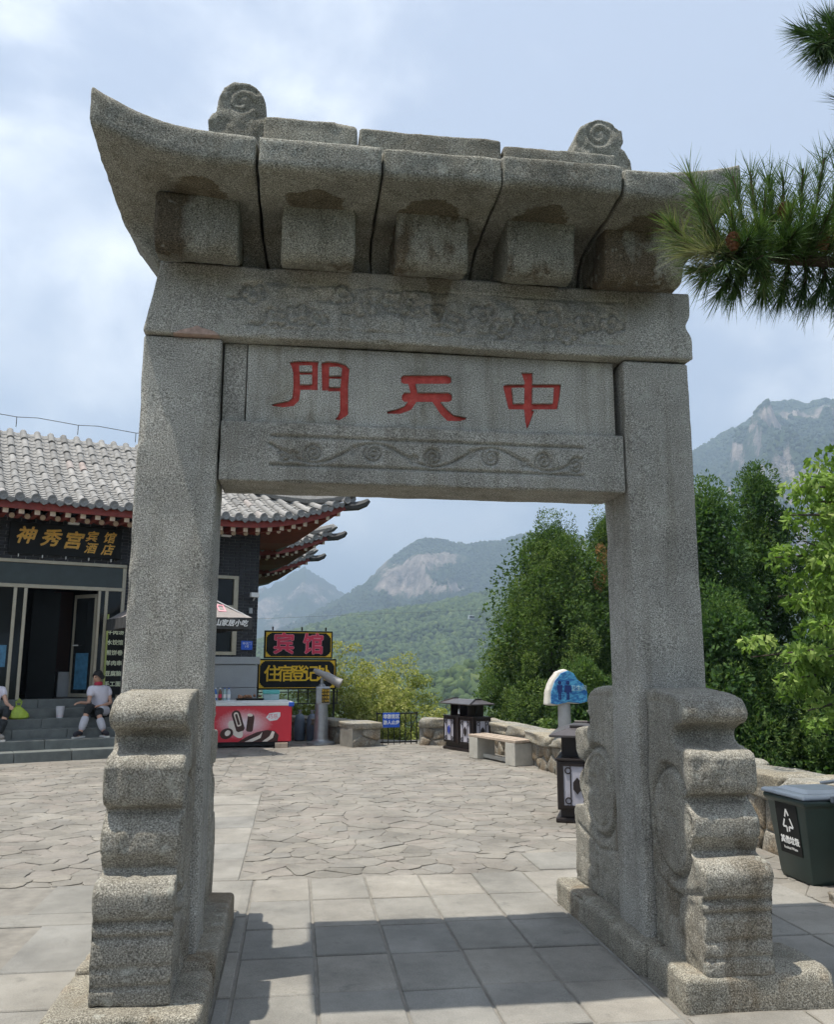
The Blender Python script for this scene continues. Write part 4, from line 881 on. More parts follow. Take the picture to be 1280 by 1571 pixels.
# umbrella
UMW = Matrix.Translation(Vector(BL)) @ Matrix.Rotation(BZ, 4, 'Z') @ Vector((1.84, -1.50, 0)); UM = thing('parasol', tuple(UMW), BZ, 'large grey parasol with black printed valance over the freezer', 'parasol')
UCL = simple('grey_canvas', (0.27, 0.24, 0.225), 0.85, var=0.12, scale=5); UDK = simple('black_valance', (0.045, 0.045, 0.045), 0.85, var=0.2)
H = 1.07; ZE, ZA = 2.45, 3.15
for q in range(4):
    Mr = Matrix.Rotation(q * math.pi / 2, 4, 'Z'); V = []; F = []; n = 8
    for i in range(n + 1):
        t = i / n
        for j in range(n + 1):
            u = -1 + 2 * j / n; rr_ = t * H; sag = -0.05 * math.sin(math.pi * t) - 0.035 * t * (1 - abs(u)) * abs(math.sin(u * math.pi))
            V.append((rr_ * u, -rr_, ZA + (ZE - ZA) * t + sag - 0.02 * (1 - abs(u)) * t))
    for i in range(n):
        for j in range(n): a = i * (n + 1) + j; F.append((a, a + 1, a + n + 2, a + n + 1))
    p = MB().add(V, F); p.xf(Mr); pan = p.build('canopy_panel', UCL, UM, smooth=True)
    V = []; F = []
    for j in range(25):
        u = -1 + j / 12.0; wv = 0.012 * math.sin(j * 1.7); V += [(H * u, -H - 0.004 + wv, ZE - 0.02 * (1 - abs(u))), (H * u, -H - 0.012 + wv * 2, ZE - 0.215)]
    for j in range(24): F.append((2 * j, 2 * j + 1, 2 * j + 3, 2 * j + 2))
    p = MB().add(V, F); p.xf(Mr); va = p.build('valance', UDK, UM, smooth=True)
    if q in (0, 1): text_on('valance_text', '泰山家居小吃', va, WHITE, Mr @ Matrix.Translation((0.60, -H - 0.04, ZE - 0.115)) @ UPR, size=0.125, bold=0.003, depth=0.001, slant=0.2)
    if q == 0:
        sl = math.atan2(ZA - ZE, H)
        for dx in (0.36, 0.58):
            for b in ((-0.07, 0.07, 0.09, 0.12), (-0.07, 0.07, -0.12, -0.09), (-0.07, -0.045, -0.09, 0.09), (0.045, 0.07, -0.09, 0.09)):
                m = MB().box(b[0] + dx, b[1] + dx, b[2], b[3], 0.0, 0.004); m.xf(Matrix.Translation((0, -H * 0.70, ZA + (ZE - ZA) * 0.70 - 0.035)) @ Matrix.Rotation(sl, 4, 'X')); m.build('logo_mark', PKE, pan)
    MB().tube([(0, 0, ZA - 0.02), tuple(Mr @ Vector((H * 0.99, -H * 0.99, ZE - 0.01)))], 0.012, 6).build('rib', STEEL, UM)
    MB().tube([(0, 0, ZA - 0.55), tuple(Mr @ Vector((H * 0.5, -H * 0.5, (ZE + ZA) / 2 - 0.03)))], 0.009, 6).build('strut', STEEL, UM)
MB().tube([(0, 0, 0.1), (0, 0, ZA + 0.06)], 0.022, 10).build('pole', STEEL, UM); MB().box(-0.3, 0.3, -0.3, 0.3, 0, 0.1).build('base', CONC, UM, bevel=0.02)
# inn signs on an iron stand
SGL = (-0.84, 15.0, 0.0); SG = thing('sign_stand', SGL, R_(13.5), 'iron stand with two black sign boards, red and yellow lettering', 'sign')
mb = MB()
for x in (-0.01, 1.78): MB().box(x - 0.02, x + 0.02, 0.06, 0.10, 0.0, 1.74).build('post', BLACK, SG)
for i in range(9): MB().box(0.0 + i * 0.23, 0.02 + i * 0.23, 0.05, 0.07, 0.72, 1.05).build('railing_bar', BLACK, SG)
for z in (0.72, 0.98): MB().box(-0.05, 1.88, 0.045, 0.075, z, z + 0.022).build('railing_rail', BLACK, SG)
for x in (0.3, 0.98, 1.55): MB().tube([(x, 0.05, 2.38), (x, 0.05, 2.46)], 0.02, 6).build('finial', BLACK, SG)
def inn_board(x0, x1, z0, z1, chars, mat, size, sp, edge=None):
    bdo = MB().box(x0, x1, -0.02, 0.03, z0, z1).build('sign_board', SIGNB, SG, bevel=0.006)
    e = 0.035
    for b in ((x0 + e, x1 - e, z1 - e - 0.012, z1 - e), (x0 + e, x1 - e, z0 + e, z0 + e + 0.012), (x0 + e, x0 + e + 0.012, z0 + e + 0.012, z1 - e - 0.012), (x1 - e - 0.012, x1 - e, z0 + e + 0.012, z1 - e - 0.012)):
        MB().box(b[0], b[1], -0.026, -0.02, b[2], b[3]).build('border', YEL, bdo)
    for sx, sz in ((1, 1), (1, -1), (-1, 1), (-1, -1)):
        X = (x0 if sx > 0 else x1) + sx * (e + 0.012); Z_ = (z0 if sz > 0 else z1) + sz * (e + 0.012)
        P = [(0, 0), (0.10, 0), (0.10, 0.02), (0.06, 0.03), (0.06, 0.05), (0.03, 0.06), (0.02, 0.10), (0, 0.10)]
        MB().prism([(X + sx * a, Z_ + sz * b) for a, b in P], -0.027, -0.02, 'y').build('corner_ornament', YEL, bdo)
    for ch, x in zip(chars, sp):
        if edge: text_on('sign_character', ch, bdo, edge, Matrix.Translation((x, -0.022, (z0 + z1) / 2 - 0.01)) @ UPR, size=size, bold=0.021, depth=0.002)
        text_on('sign_character', ch, bdo, mat, Matrix.Translation((x, -0.030, (z0 + z1) / 2 - 0.01)) @ UPR, size=size, bold=0.011 if edge else 0.006, depth=0.003)
inn_board(0.10, 1.70, 1.745, 2.37, '宾馆', PRED, 0.50, (0.55, 1.24), PKE)
inn_board(-0.03, 1.80, 1.05, 1.735, '住宿登记处', YEL, 0.385, (0.30, 0.60, 0.90, 1.20, 1.50))
# gas bottles and rubble behind the freezer
for i, (x, y) in enumerate(((0.10, 14.35), (0.36, 14.25))):
    g_ = thing('gas_bottle', (x, y, 0), 0, ('blue grey gas bottle behind the freezer, left one', 'blue grey gas bottle behind the freezer, right one')[i], 'gas bottle', 'gas bottles')
    MB().lathe([(0.10, 0), (0.115, 0.02), (0.115, 0.42), (0.09, 0.52), (0.04, 0.56)], 14).build('cylinder', simple('gas_%d' % i, (0.10, 0.13, 0.17), 0.5), g_, smooth=True); MB().lathe([(0.03, 0.55), (0.03, 0.62), (0.05, 0.62), (0.05, 0.64)], 10).build('valve', STEEL, g_)
# telescope
TP = thing('viewing_telescope', (0.53, 13.42, 0), 0, 'grey coin telescope on a round post before the inn signs', 'telescope')
MB().lathe([(0.29, 0), (0.29, 0.035), (0.23, 0.05), (0.17, 0.07), (0.155, 0.10)], 20).build('base', STEEL, TP, smooth=True); MB().lathe([(0.150, 0.09), (0.14, 0.5), (0.13, 0.85)], 16).build('post', STEEL, TP, smooth=True)
hd = MB().box(-0.12, 0.17, -0.13, 0.13, 0.80, 1.16).build('coin_box', STEEL, TP, bevel=0.025)
pn = MB().box(0.0, 0.155, -0.142, -0.132, 0.83, 1.12).build('notice', SIGNB, hd)
for i in range(4): text_on('notice_text', ('望远镜', '投币壹', '元可看', '三分钟')[i], pn, YEL, Matrix.Translation((0.078, -0.144, 1.08 - i * 0.07)) @ UPR, size=0.055, weight=0.0, depth=0.001)
MB().lathe([(0.09, 1.15), (0.06, 1.20), (0.035, 1.22), (0.035, 1.34)], 12).build('swivel', STEEL, TP, smooth=True)
GREYB = simple('telescope_barrel', (0.28, 0.27, 0.26), 0.5, 0.2)
MB().tube([(-0.18, -0.02, 1.50), (-0.14, -0.02, 1.48), (-0.12, -0.02, 1.47), (0.02, -0.04, 1.41), (0.10, -0.05, 1.37), (0.32, -0.10, 1.25), (0.34, -0.10, 1.24), (0.39, -0.11, 1.215)], [0.04, 0.04, 0.06, 0.065, 0.088, 0.096, 0.104, 0.104], 14).build('barrel', GREYB, TP, smooth=True)
# walls of rubble with rough coping
RUB = granite('rubble', (0.14, 0.13, 0.11), (0.30, 0.28, 0.24), (0.44, 0.42, 0.37), stain=(0.75, 0.55, 0.35), stain_amt=0.7, grain=60, pos=(0.45, 0.6)); COPE = granite('coping', (0.17, 0.162, 0.14), (0.32, 0.31, 0.275), (0.45, 0.435, 0.39), grain=60, stain=(0.75, 0.66, 0.52), stain_amt=0.7, pos=(0.45, 0.6), bump=0.9)
WMORT = simple('wall_mortar', (0.20, 0.19, 0.165), 0.95, var=0.2)
BOXN = grid_box(-0.5, 0.5, -0.5, 0.5, -0.5, 0.5, 0.17, 0.12)
def lump(dx, dy, dz, seed, amp=0.06):
    V, N, F = BOXN; V = V + N * (fbm(V + seed * 3.1, 2.2, seed, 3)[:, None] * amp); return V * [dx, dy, dz], F
def rubble_wall(name, p0, p1, h, th, label, cope_h=0.14, course=0.15, sl=0.26, seed=1, boulder=False, side=1, cover=True):
    d = Vector((p1[0] - p0[0], p1[1] - p0[1], 0)); L = d.length; rz = math.atan2(d.y, d.x); T = thing(name, (p0[0], p0[1], 0), rz, label, 'wall'); r = random.Random(seed)
    MB().box(0, L, -th / 2 + 0.02, th / 2 - 0.02, -0.3, h).build('core', WMORT, T)
    S = []; nx = max(1, int(L / sl)); nz = max(2, int(round(h / course)))
    for i in range(-1, nx + 1):
        for j in range(-1, nz + 1): S.append(((i + 0.5 + 0.35 * (j % 2) + r.uniform(-0.4, 0.4)) * L / nx, (j + 0.5 + r.uniform(-0.36, 0.36)) * (h + 0.06) / nz - 0.06))
    for p in S:
        if not (0 < p[0] < L and -0.06 < p[1] < h): continue
        poly = [(0, -0.06), (L, -0.06), (L, h), (0, h)]
        for q in S:
            if q is p or abs(q[0] - p[0]) > 3 * sl: continue
            ax, ay = q[0] - p[0], q[1] - p[1]; poly = clip(poly, ax, ay, ax * (p[0] + q[0]) / 2 + ay * (p[1] + q[1]) / 2)
            if len(poly) < 3: break
        if len(poly) < 3: continue
        c = (sum(v[0] for v in poly) / len(poly), sum(v[1] for v in poly) / len(poly)); n_ = len(poly); dep = r.uniform(0.02, 0.06); V = []
        for g_, y_ in ((0.010, 0.06), (0.010, -dep * 0.35), (0.028, -dep * 0.8), (0.055, -dep)):
            for x_, z_ in poly:
                d_ = math.hypot(x_ - c[0], z_ - c[1]) + 1e-6; k = max(0.25, 1 - g_ / d_ * 1.2); V.append(((x_ - c[0]) * k, y_ + r.uniform(-0.004, 0.004), (z_ - c[1]) * k))
        F = [tuple(range(3 * n_, 4 * n_))] + [(q_ * n_ + i, q_ * n_ + (i + 1) % n_, (q_ + 1) * n_ + (i + 1) % n_, (q_ + 1) * n_ + i) for q_ in range(3) for i in range(n_)]
        link('wall_stone', mk('wall_stone', V, F, RUB, True), T, loc=(c[0], -th / 2 + 0.02, c[1]))
    x = -0.02
    while x < L - 0.05:
        w = min(r.uniform(0.7, 1.3) * (1.0 if boulder else 1.0), L + 0.04 - x)
        V, F = lump(w - 0.012, th + 0.10, cope_h * r.uniform(0.9, 1.3), r.randint(1, 999), 0.16 if boulder else 0.05)
        link('coping_stone', mk('coping_stone', V, F, COPE, True), T, loc=(x + w / 2, r.uniform(-0.02, 0.02), h + cope_h / 2 - 0.02), rot=(r.uniform(-0.03, 0.03), r.uniform(-0.02, 0.02), r.uniform(-0.02, 0.02))); x += w
    return T
rubble_wall('parapet_wall', (-0.15, 15.25), (1.22, 13.40), 0.36, 0.42, 'low stone parapet beside the telescope, in shade', 0.13, 0.16, 0.34, 5)
rubble_wall('wall_pier', (1.02, 12.85), (1.60, 13.12), 0.36, 0.56, 'short stone pier at the left of the iron gate', 0.14, 0.17, 0.4, 8)
rubble_wall('parapet_wall', (2.58, 13.15), (3.72, 12.75), 0.38, 0.40, 'short rubble parapet between the iron gate and the far litter bin', 0.15, 0.16, 0.30, 11, True)
rubble_wall('parapet_wall', (3.80, 12.75), (4.16, 7.4), 0.40, 0.42, 'low rubble parapet with rough coping behind the bench', 0.16, 0.17, 0.32, 12, True)
rubble_wall('parapet_wall', (4.16, 7.34), (4.52, 0.2), 0.46, 0.46, 'rubble parapet with boulder coping behind the green wheeled bin', 0.22, 0.20, 0.36, 17, True)
# iron gate with a blue notice
IG = thing('iron_gate', (1.64, 13.10, 0), R_(11), 'black iron gate with a blue notice between the parapets', 'gate')
for z in (0.03, 0.605): MB().box(0, 0.90, -0.012, 0.012, z, z + 0.028).build('rail', BLACK, IG)
for i in range(8): MB().tube([(0.02 + i * 0.123, 0, 0.0), (0.02 + i * 0.123, 0, 0.62 if i not in (0, 7) else 0.65)], 0.013 if i in (0, 7) else 0.009, 6).build('bar', BLACK, IG)
MB().tube([(0.64, 0.01, 0.05), (0.88, 0.01, 0.55)], 0.008, 5).build('brace', BLACK, IG)
nb = MB().box(0.14, 0.50, -0.03, -0.015, 0.34, 0.635).build('notice_board', BLUE, IG, bevel=0.004); text_on('notice_text', '非游览区\n游人止步', nb, WHITE, Matrix.Translation((0.32, -0.033, 0.495)) @ UPR, size=0.088, bold=0.003, depth=0.001, line=1.35)
# ornate litter bins
LAV = simple('bin_backing', (0.40, 0.39, 0.44), 0.4, var=0.15); DBL = simple('bin_badge_blue', (0.03, 0.05, 0.28), 0.4)
def make_bin():
    T = thing('litter_bin', (0, 0, 0)); Lx, Ly = 0.52, 0.21
    MB().box(-Lx, Lx, -Ly - 0.02, Ly + 0.02, 0.0, 0.05).build('plinth', IRON, T, bevel=0.012); MB().box(-Lx + 0.06, Lx - 0.06, -Ly + 0.03, Ly - 0.03, 0.05, 0.13).build('foot', IRON, T)
    MB().box(-Lx, Lx, -Ly, Ly, 0.13, 0.62).build('body', IRON, T, bevel=0.012); MB().box(-Lx - 0.012, Lx + 0.012, -Ly - 0.012, Ly + 0.012, 0.62, 0.645).build('top_plate', IRON, T, bevel=0.006)
    for a, b in ((-Lx + 0.20, -Lx + 0.235), (Lx - 0.235, Lx - 0.20), (-0.03, 0.03)): MB().box(a, b, -Ly + 0.04, Ly - 0.04, 0.645, 0.86).build('neck', IRON, T)
    MB().box(-Lx + 0.19, Lx - 0.19, -0.02, 0.02, 0.645, 0.86).build('divider', BLACK, T)
    MB().add([(-Lx - 0.03, -Ly - 0.07, 0.86), (Lx + 0.03, -Ly - 0.07, 0.86), (Lx + 0.03, Ly + 0.07, 0.86), (-Lx - 0.03, Ly + 0.07, 0.86), (-Lx + 0.12, -0.07, 0.955), (Lx - 0.12, -0.07, 0.955), (Lx - 0.12, 0.07, 0.955), (-Lx + 0.12, 0.07, 0.955), (-Lx - 0.03, -Ly - 0.07, 0.88), (Lx + 0.03, -Ly - 0.07, 0.88), (Lx + 0.03, Ly + 0.07, 0.88), (-Lx - 0.03, Ly + 0.07, 0.88)],
             [(0, 3, 2, 1), (0, 1, 9, 8), (1, 2, 10, 9), (2, 3, 11, 10), (3, 0, 8, 11), (8, 9, 5, 4), (9, 10, 6, 5), (10, 11, 7, 6), (11, 8, 4, 7), (4, 5, 6, 7)]).build('hood', STEEL_D, T)
    for s in (-1, 1): MB().tube([(s * (Lx + 0.02), -Ly - 0.06, 0.885), (s * (Lx - 0.12), -0.07, 0.965), (s * (Lx - 0.12), 0.07, 0.965)], 0.014, 6).build('hood_rib', IRON, T)
    MB().box(-0.05, 0.05, -Ly - 0.015, -Ly, 0.13, 0.62).build('centre_post', IRON, T); MB().prism([(-0.035, 0.68), (0.035, 0.68), (0.0, 0.78)], -Ly + 0.02, -Ly + 0.03, 'y').build('recycling_mark', WHITE, T)
    def panel(M, w, badge):
        p = MB().box(-w, w, -0.012, 0.0, -0.20, 0.20); p.xf(M); p = p.build('panel', LAV, T)
        def part(mb, nm, m): mb.xf(M); mb.build(nm, m, p)
        for x in (-w, w): part(MB().box(x - 0.010, x + 0.010, -0.022, -0.010, -0.21, 0.21), 'frame_bar', IRON)
        for z in (-0.205, 0.205): part(MB().box(-w, w, -0.0225, -0.0105, z - 0.010, z + 0.010), 'frame_bar', IRON)
        for x in (-w * 0.45, w * 0.45): part(MB().box(x - 0.005, x + 0.005, -0.020, -0.012, -0.195, 0.195), 'lattice_bar', IRON)
        for sx in (-1, 1):
            for sz in (-1, 1): part(MB().tube([(sx * w * 0.62 + 0.030 * math.cos(t), -0.018, sz * 0.15 + 0.030 * math.sin(t)) for t in [i * math.pi / 5 for i in range(11)]], 0.007, 5), 'lattice_ring', IRON)
        part(MB().prism([(0, 0.085), (0.042, 0.035), (0.042, -0.035), (0, -0.085), (-0.042, -0.035), (-0.042, 0.035)], -0.024, -0.014, 'y'), 'badge', badge)
    for x in (-0.285, 0.285): panel(Matrix.Translation((x, -Ly - 0.002, 0.375)), 0.17, DBL if x < 0 else IRON)
    for s in (-1, 1): panel(Matrix.Translation((s * (Lx + 0.002), 0, 0.375)) @ Matrix.Rotation(s * math.pi / 2, 4, 'Z'), 0.15, IRON)
    return T
STEEL_D = simple('bin_hood', (0.085, 0.075, 0.075), 0.38, 0.3, var=0.2)
BIN = make_bin(); BIN.location = (3.28, 11.82, 0); BIN.rotation_euler = (0, 0, R_(-68)); tag(BIN, 'dark iron litter bin with lattice panels at the left end of the bench', 'litter bin', 'ornate litter bins')
clone(BIN, None, (3.10, 4.60, 0), R_(68), 'dark iron litter bin with lattice panels close behind the right drum stone')
# bench
BN = thing('bench', (3.05, 10.50, 0), R_(-72.5), 'stone bench with brown wooden slats by the parapet', 'bench')
for x in (0.0, 1.22): MB().box(x, x + 0.30, 0.0, 0.36, 0, 0.36).build('leg', CONC, BN, bevel=0.01)
for i, (a, b) in enumerate(((-0.02, 1.54), (-0.02, 0.62), (0.66, 1.54), (-0.02, 1.54))):
    k = (0, 1, 1, 2)[i]; MB().box(a, b, 0.0 + k * 0.125, 0.115 + k * 0.125, 0.362 + 0.003 * i, 0.405 + 0.003 * i).build('slat', WOOD, BN, bevel=0.006)
MB().box(0.30, 1.22, 0.12, 0.20, 0.03, 0.09).build('stretcher', CONC, BN)
# toilet sign: painted boulder on a stone post
TS = thing('toilet_sign', (4.05, 8.1, 0), 0, 'blue painted boulder sign with figure symbols on a grey post', 'sign')
PO = [(-0.30, 1.02), (-0.29, 1.20), (-0.22, 1.38), (-0.12, 1.50), (0.0, 1.545), (0.10, 1.50), (0.16, 1.40), (0.26, 1.33), (0.33, 1.20), (0.32, 1.05), (0.20, 1.02), (0.0, 1.04), (-0.2, 1.00)]
mb = MB().prism(PO, -0.10, 0.10, 'y'); PALEST = simple('pale_boulder', (0.55, 0.52, 0.46), 0.9, var=0.2, bump=0.5)
remesh_stone('boulder', mb.v, mb.f, PALEST, TS, 0.03, 0.02, None, 3, world=False)
bt_ = NT('toilet_blue'); BTS = bt_.fin(bt_.mix(bt_.ramp(bt_.noise(9, 4, 0.6, bt_.vec((1, 1, 2.2), rot=(0, 0.5, 0)), 1.5), [(0.42, 0.0), (0.62, 1.0)]), (0.015, 0.12, 0.36), (0.10, 0.40, 0.62)), 0.5)
mb = MB().prism([(x * 0.92 + 0.035, 1.25 + (z - 1.25) * 0.93) for x, z in PO], -0.118, -0.09, 'y'); bf = mb.build('painted_face', BTS, TS, bevel=0.006)
DARKB = simple('symbol_blue', (0.01, 0.03, 0.16), 0.5)
for x, k in ((-0.10, 0), (0.03, 1)):
    mb = MB(); mb.prism(ell(x, 1.345, 0.028, 0.03), -0.126, -0.119, 'y'); fg = mb.build('figure_symbol', DARKB, bf)
    MB().prism([(x - 0.045, 1.305), (x + 0.045, 1.305), (x + (0.03 if k == 0 else 0.06), 1.20), (x + 0.02, 1.20), (x + 0.02, 1.09), (x + 0.004, 1.09), (x + 0.004, 1.18), (x - 0.004, 1.18), (x - 0.004, 1.09), (x - 0.02, 1.09), (x - 0.02, 1.20), (x - (0.03 if k == 0 else 0.06), 1.20)], -0.126, -0.119, 'y').build('figure_body', DARKB, fg)
text_on('toilet_text', '卫生间', bf, simple('pale_blue_text', (0.45, 0.60, 0.65), 0.6), Matrix.Translation((0.20, -0.121, 1.26)) @ UPR, size=0.085, weight=0.0, depth=0.002)
PST = simple('post_stone', (0.36, 0.36, 0.36), 0.8, var=0.15); MB().lathe([(0.105, -0.3), (0.10, 0.6), (0.095, 1.03)], 14).build('post', PST, TS, smooth=True)
# green wheeled bin
GB = thing('wheeled_bin', (4.005, 1.66, 0), R_(2), 'dark green wheeled bin with grey blue lid beside the right drum stone', 'bin')
BGR = simple('bin_green', (0.018, 0.040, 0.036), 0.42, var=0.2, scale=4); LIDB = simple('bin_lid', (0.105, 0.13, 0.165), 0.4, var=0.12)
n = 1; V = []; F = []
prof = [(0.0, 0.205, 0.19), (0.03, 0.215, 0.20), (0.56, 0.262, 0.248), (0.575, 0.285, 0.27), (0.615, 0.285, 0.27)]
for z, a, b in prof: V += [(-a, -b, z), (a, -b, z), (a, b, z), (-a, b, z)]
for k in range(len(prof) - 1): F += [(4 * k + i, 4 * k + (i + 1) % 4, 4 * k + 4 + (i + 1) % 4, 4 * k + 4 + i) for i in range(4)]
F += [(3, 2, 1, 0), (16, 17, 18, 19)]
body = MB().add(V, F).build('body', BGR, GB, bevel=0.018, smooth=True)
MB().box(-0.30, 0.30, -0.285, 0.285, 0.618, 0.65, top=(0.012, 0.012)).build('lid', LIDB, GB, bevel=0.012); MB().box(-0.22, 0.22, -0.20, 0.20, 0.65, 0.675, top=(0.05, 0.05)).build('lid_dome', LIDB, GB, bevel=0.01)
MB().box(-0.08, 0.10, -0.31, -0.285, 0.60, 0.655).build('lid_grip', LIDB, GB, bevel=0.008); MB().tube([(0.22, -0.24, 0.67), (0.24, -0.1, 0.70), (0.24, 0.1, 0.70), (0.22, 0.24, 0.67)], 0.014, 8).build('handle', LIDB, GB)
for y in (-0.16, 0.16): MB().tube([(0.23, y - 0.03, 0.06), (0.23, y + 0.03, 0.06)], 0.07, 14).build('wheel', BLACK, GB)
mb = MB().box(-0.105, 0.105, -0.003, 0.0, -0.125, 0.165); SM = Matrix.Translation((-0.246, 0.0, 0.350)) @ Matrix.Rotation(-math.pi / 2, 4, 'Z') @ Matrix.Rotation(0.087, 4, 'X') @ Matrix.Diagonal((1.3, 1, 1.3, 1)); mb.xf(SM); stk = mb.build('sticker', SIGNB, GB)
def strip(P, w):
    m = MB()
    for i in range(len(P) - 1):
        a, b = Vector((P[i][0], 0, P[i][1])), Vector((P[i + 1][0], 0, P[i + 1][1])); d = (b - a).normalized(); nn = Vector((-d.z, 0, d.x)) * w
        m.add([a - nn, b - nn, b + nn, a + nn], [(0, 1, 2, 3)])
    return m
for P in ([(-0.018, 0.085), (0.0, 0.13), (0.02, 0.095)], [(0.026, 0.08), (0.052, 0.03), (0.012, 0.030), (0.012, 0.005)], [(-0.024, 0.072), (-0.045, 0.03), (-0.010, 0.030), (-0.010, 0.0)]):
    m = strip(P, 0.006); m.xf(SM @ Matrix.Translation((0, -0.0055, 0))); m.build('recycling_arrow', WHITE, stk)
text_on('sticker_text', '其他垃圾', stk, WHITE, SM @ Matrix.Translation((0, -0.005, -0.05)) @ UPR, size=0.045, bold=0.0018, depth=0.0006); text_on('sticker_text', 'Residual Waste', stk, WHITE, SM @ Matrix.Translation((0, -0.005, -0.092)) @ UPR, size=0.021, depth=0.0006)
# loose cobbles near the bin
for i, (x, y, w) in enumerate(((3.78, 1.02, 0.22), (3.98, 1.08, 0.17), (3.90, 0.55, 0.26), (4.02, 0.2, 0.3))):
    V, F = lump(w, w * 0.7, 0.09, 40 + i, 0.1); tag(link('cobble', mk('cobble', V, F, RUB, True), None, loc=(x, y, 0.02), rot=(0, 0, i * 0.7)), ('flat cobble just before the wheeled bin', 'small cobble at the right before the wheeled bin', 'dark loose block at the right edge of the picture', 'loose block by the parapet out to the right')[i], 'stone')
# ------------------------------------------------------------------ people on the steps
def skin_mesh(name, pts, edges, mat, parent, sub=2, loc=None):
    me = bpy.data.meshes.new(name); me.from_pydata([p[:3] for p in pts], edges, []); o = bpy.data.objects.new('tmp', me)
    o.modifiers.new('s', 'SKIN'); me.skin_vertices[0].data  # layer made by the modifier
    for i, p in enumerate(pts):
        sv = me.skin_vertices[0].data[i]; sv.radius = (p[3], p[4] if len(p) > 4 else p[3]); sv.use_root = (i == 0)
    if sub: sb = o.modifiers.new('d', 'SUBSURF'); sb.levels = sub; sb.render_levels = sub
    m2 = eval_mesh(o)
    m2.materials.clear(); m2.materials.append(mat); m2.shade_smooth(); m2.name = name
    return link(name, m2, parent)
SKIN = simple('skin', (0.50, 0.29, 0.20), 0.6, var=0.08); HAIR = simple('black_hair', (0.010, 0.009, 0.009), 0.55); TEE = simple('white_cotton', (0.66, 0.64, 0.72), 0.9, var=0.06, scale=9, bump=0.3, bscale=14); COLR = simple('red_collar', (0.42, 0.03, 0.06), 0.8)
LEGB = simple('black_trousers', (0.013, 0.016, 0.018), 0.85); GUARD = simple('pale_grey_cloth', (0.46, 0.46, 0.50), 0.9, var=0.08); SHOE = simple('dark_canvas_shoe', (0.018, 0.016, 0.022), 0.8); SOLE = simple('white_sole', (0.62, 0.60, 0.56), 0.7)
def seated(origin, label, J, colours, red=True):
    P = thing('person', origin, BZ, label, 'person'); g = lambda k: J[k]
    def pt(k, r, r2=None): return (*J[k], r, r2 or r)
    body = [pt('pelvis', 0.11, 0.10), pt('spine', 0.095, 0.085), pt('chest', 0.115, 0.085), pt('neck', 0.048), pt('skull', 0.072, 0.085), pt('crown', 0.070, 0.082),
            pt('shl', 0.045), pt('ell', 0.036), pt('wrl', 0.025), pt('hal', 0.032, 0.018), pt('shr', 0.045), pt('elr', 0.036), pt('wrr', 0.025), pt('har', 0.032, 0.018),
            pt('hil', 0.08), pt('knl', 0.055), pt('anl', 0.036), pt('tol', 0.035), pt('hir', 0.08), pt('knr', 0.055), pt('anr', 0.036), pt('tor', 0.035)]
    E = [(0, 1), (1, 2), (2, 3), (3, 4), (4, 5), (2, 6), (6, 7), (7, 8), (8, 9), (2, 10), (10, 11), (11, 12), (12, 13), (0, 14), (14, 15), (15, 16), (16, 17), (0, 18), (18, 19), (19, 20), (20, 21)]
    # nose and fingers are grown on the same skeleton
    fd = (Vector(J['look'])).normalized(); sk = Vector(J['skull']); b = len(body)
    nose = sk + fd * 0.088 + Vector((0, 0, -0.004)); body.append((*nose, 0.013)); E.append((4, b))
    for w, h in (('wrl', 'hal'), ('wrr', 'har')):
        hv = Vector(J[h]); d = (hv - Vector(J[w])).normalized(); side = d.cross(Vector((0, 0, 1))).normalized(); hi = 9 if h == 'hal' else 13
        for i, (o_, ln) in enumerate(((-0.024, 0.050), (-0.008, 0.060), (0.008, 0.056), (0.024, 0.044))):
            n0 = len(body); k = hv + side * o_ + d * ln * 0.5 + Vector((0, 0, -0.004)); t = hv + side * o_ * 0.9 + d * ln + Vector((0, 0, -0.026))
            body += [(*k, 0.0085), (*t, 0.007)]; E += [(hi, n0), (n0, n0 + 1)]
        n0 = len(body); k = hv - d * 0.02 - side * 0.035 + Vector((0, 0, 0.004)); body += [(*k, 0.010), (*(k + d * 0.03 - side * 0.008 + Vector((0, 0, -0.01))), 0.008)]; E += [(hi, n0), (n0, n0 + 1)]
    bo = skin_mesh('body', body, E, SKIN, P, 2)
    up = Vector((0, 0, 1)); rt = fd.cross(up).normalized(); HM = Matrix((rt, fd, up)).transposed().to_4x4(); HM.translation = sk
    m = MB()
    for s in (-1, 1): m.lathe([(0.001, -0.008), (0.010, 0.0), (0.001, 0.008)], 8, (s * 0.030, 0.074)); 
    m.v = [(x, y, z + 0.018) for x, y, z in m.v]; m.xf(HM); m.build('eyes', HAIR, P)
    m = MB().box(-0.022, 0.022, 0.074, 0.082, -0.052, -0.044); m.xf(HM); m.build('mouth', simple('lips_' + label[:6], (0.35, 0.10, 0.09), 0.6), P)
    # hair: a cap over skull and nape with a fringe
    V = []; F = []; n, k = 16, 9
    for i in range(k + 1):
        th = math.pi * 0.66 * i / k
        for j in range(n):
            ph = 2 * math.pi * j / n; fr_ = max(0, math.sin(ph)); t2 = th * (1 - 0.46 * fr_); r_ = 1 + 0.05 * math.sin(j * 5.1 + i)
            V.append((0.090 * r_ * math.sin(t2) * math.cos(ph), -0.008 + 0.104 * r_ * math.sin(t2) * math.sin(ph), 0.030 + 0.115 * math.cos(t2)))
    for i in range(k):
        for j in range(n): F.append((i * n + j, i * n + (j + 1) % n, (i + 1) * n + (j + 1) % n, (i + 1) * n + j))
    m = MB().add(V, F); 
    if J.get('bun'): m.lathe([(0.01, -0.04), (0.04, -0.03), (0.052, 0.0), (0.04, 0.03), (0.01, 0.04)], 10, (0, -0.115))
    m.xf(HM); m.build('hair', HAIR, P, smooth=True)
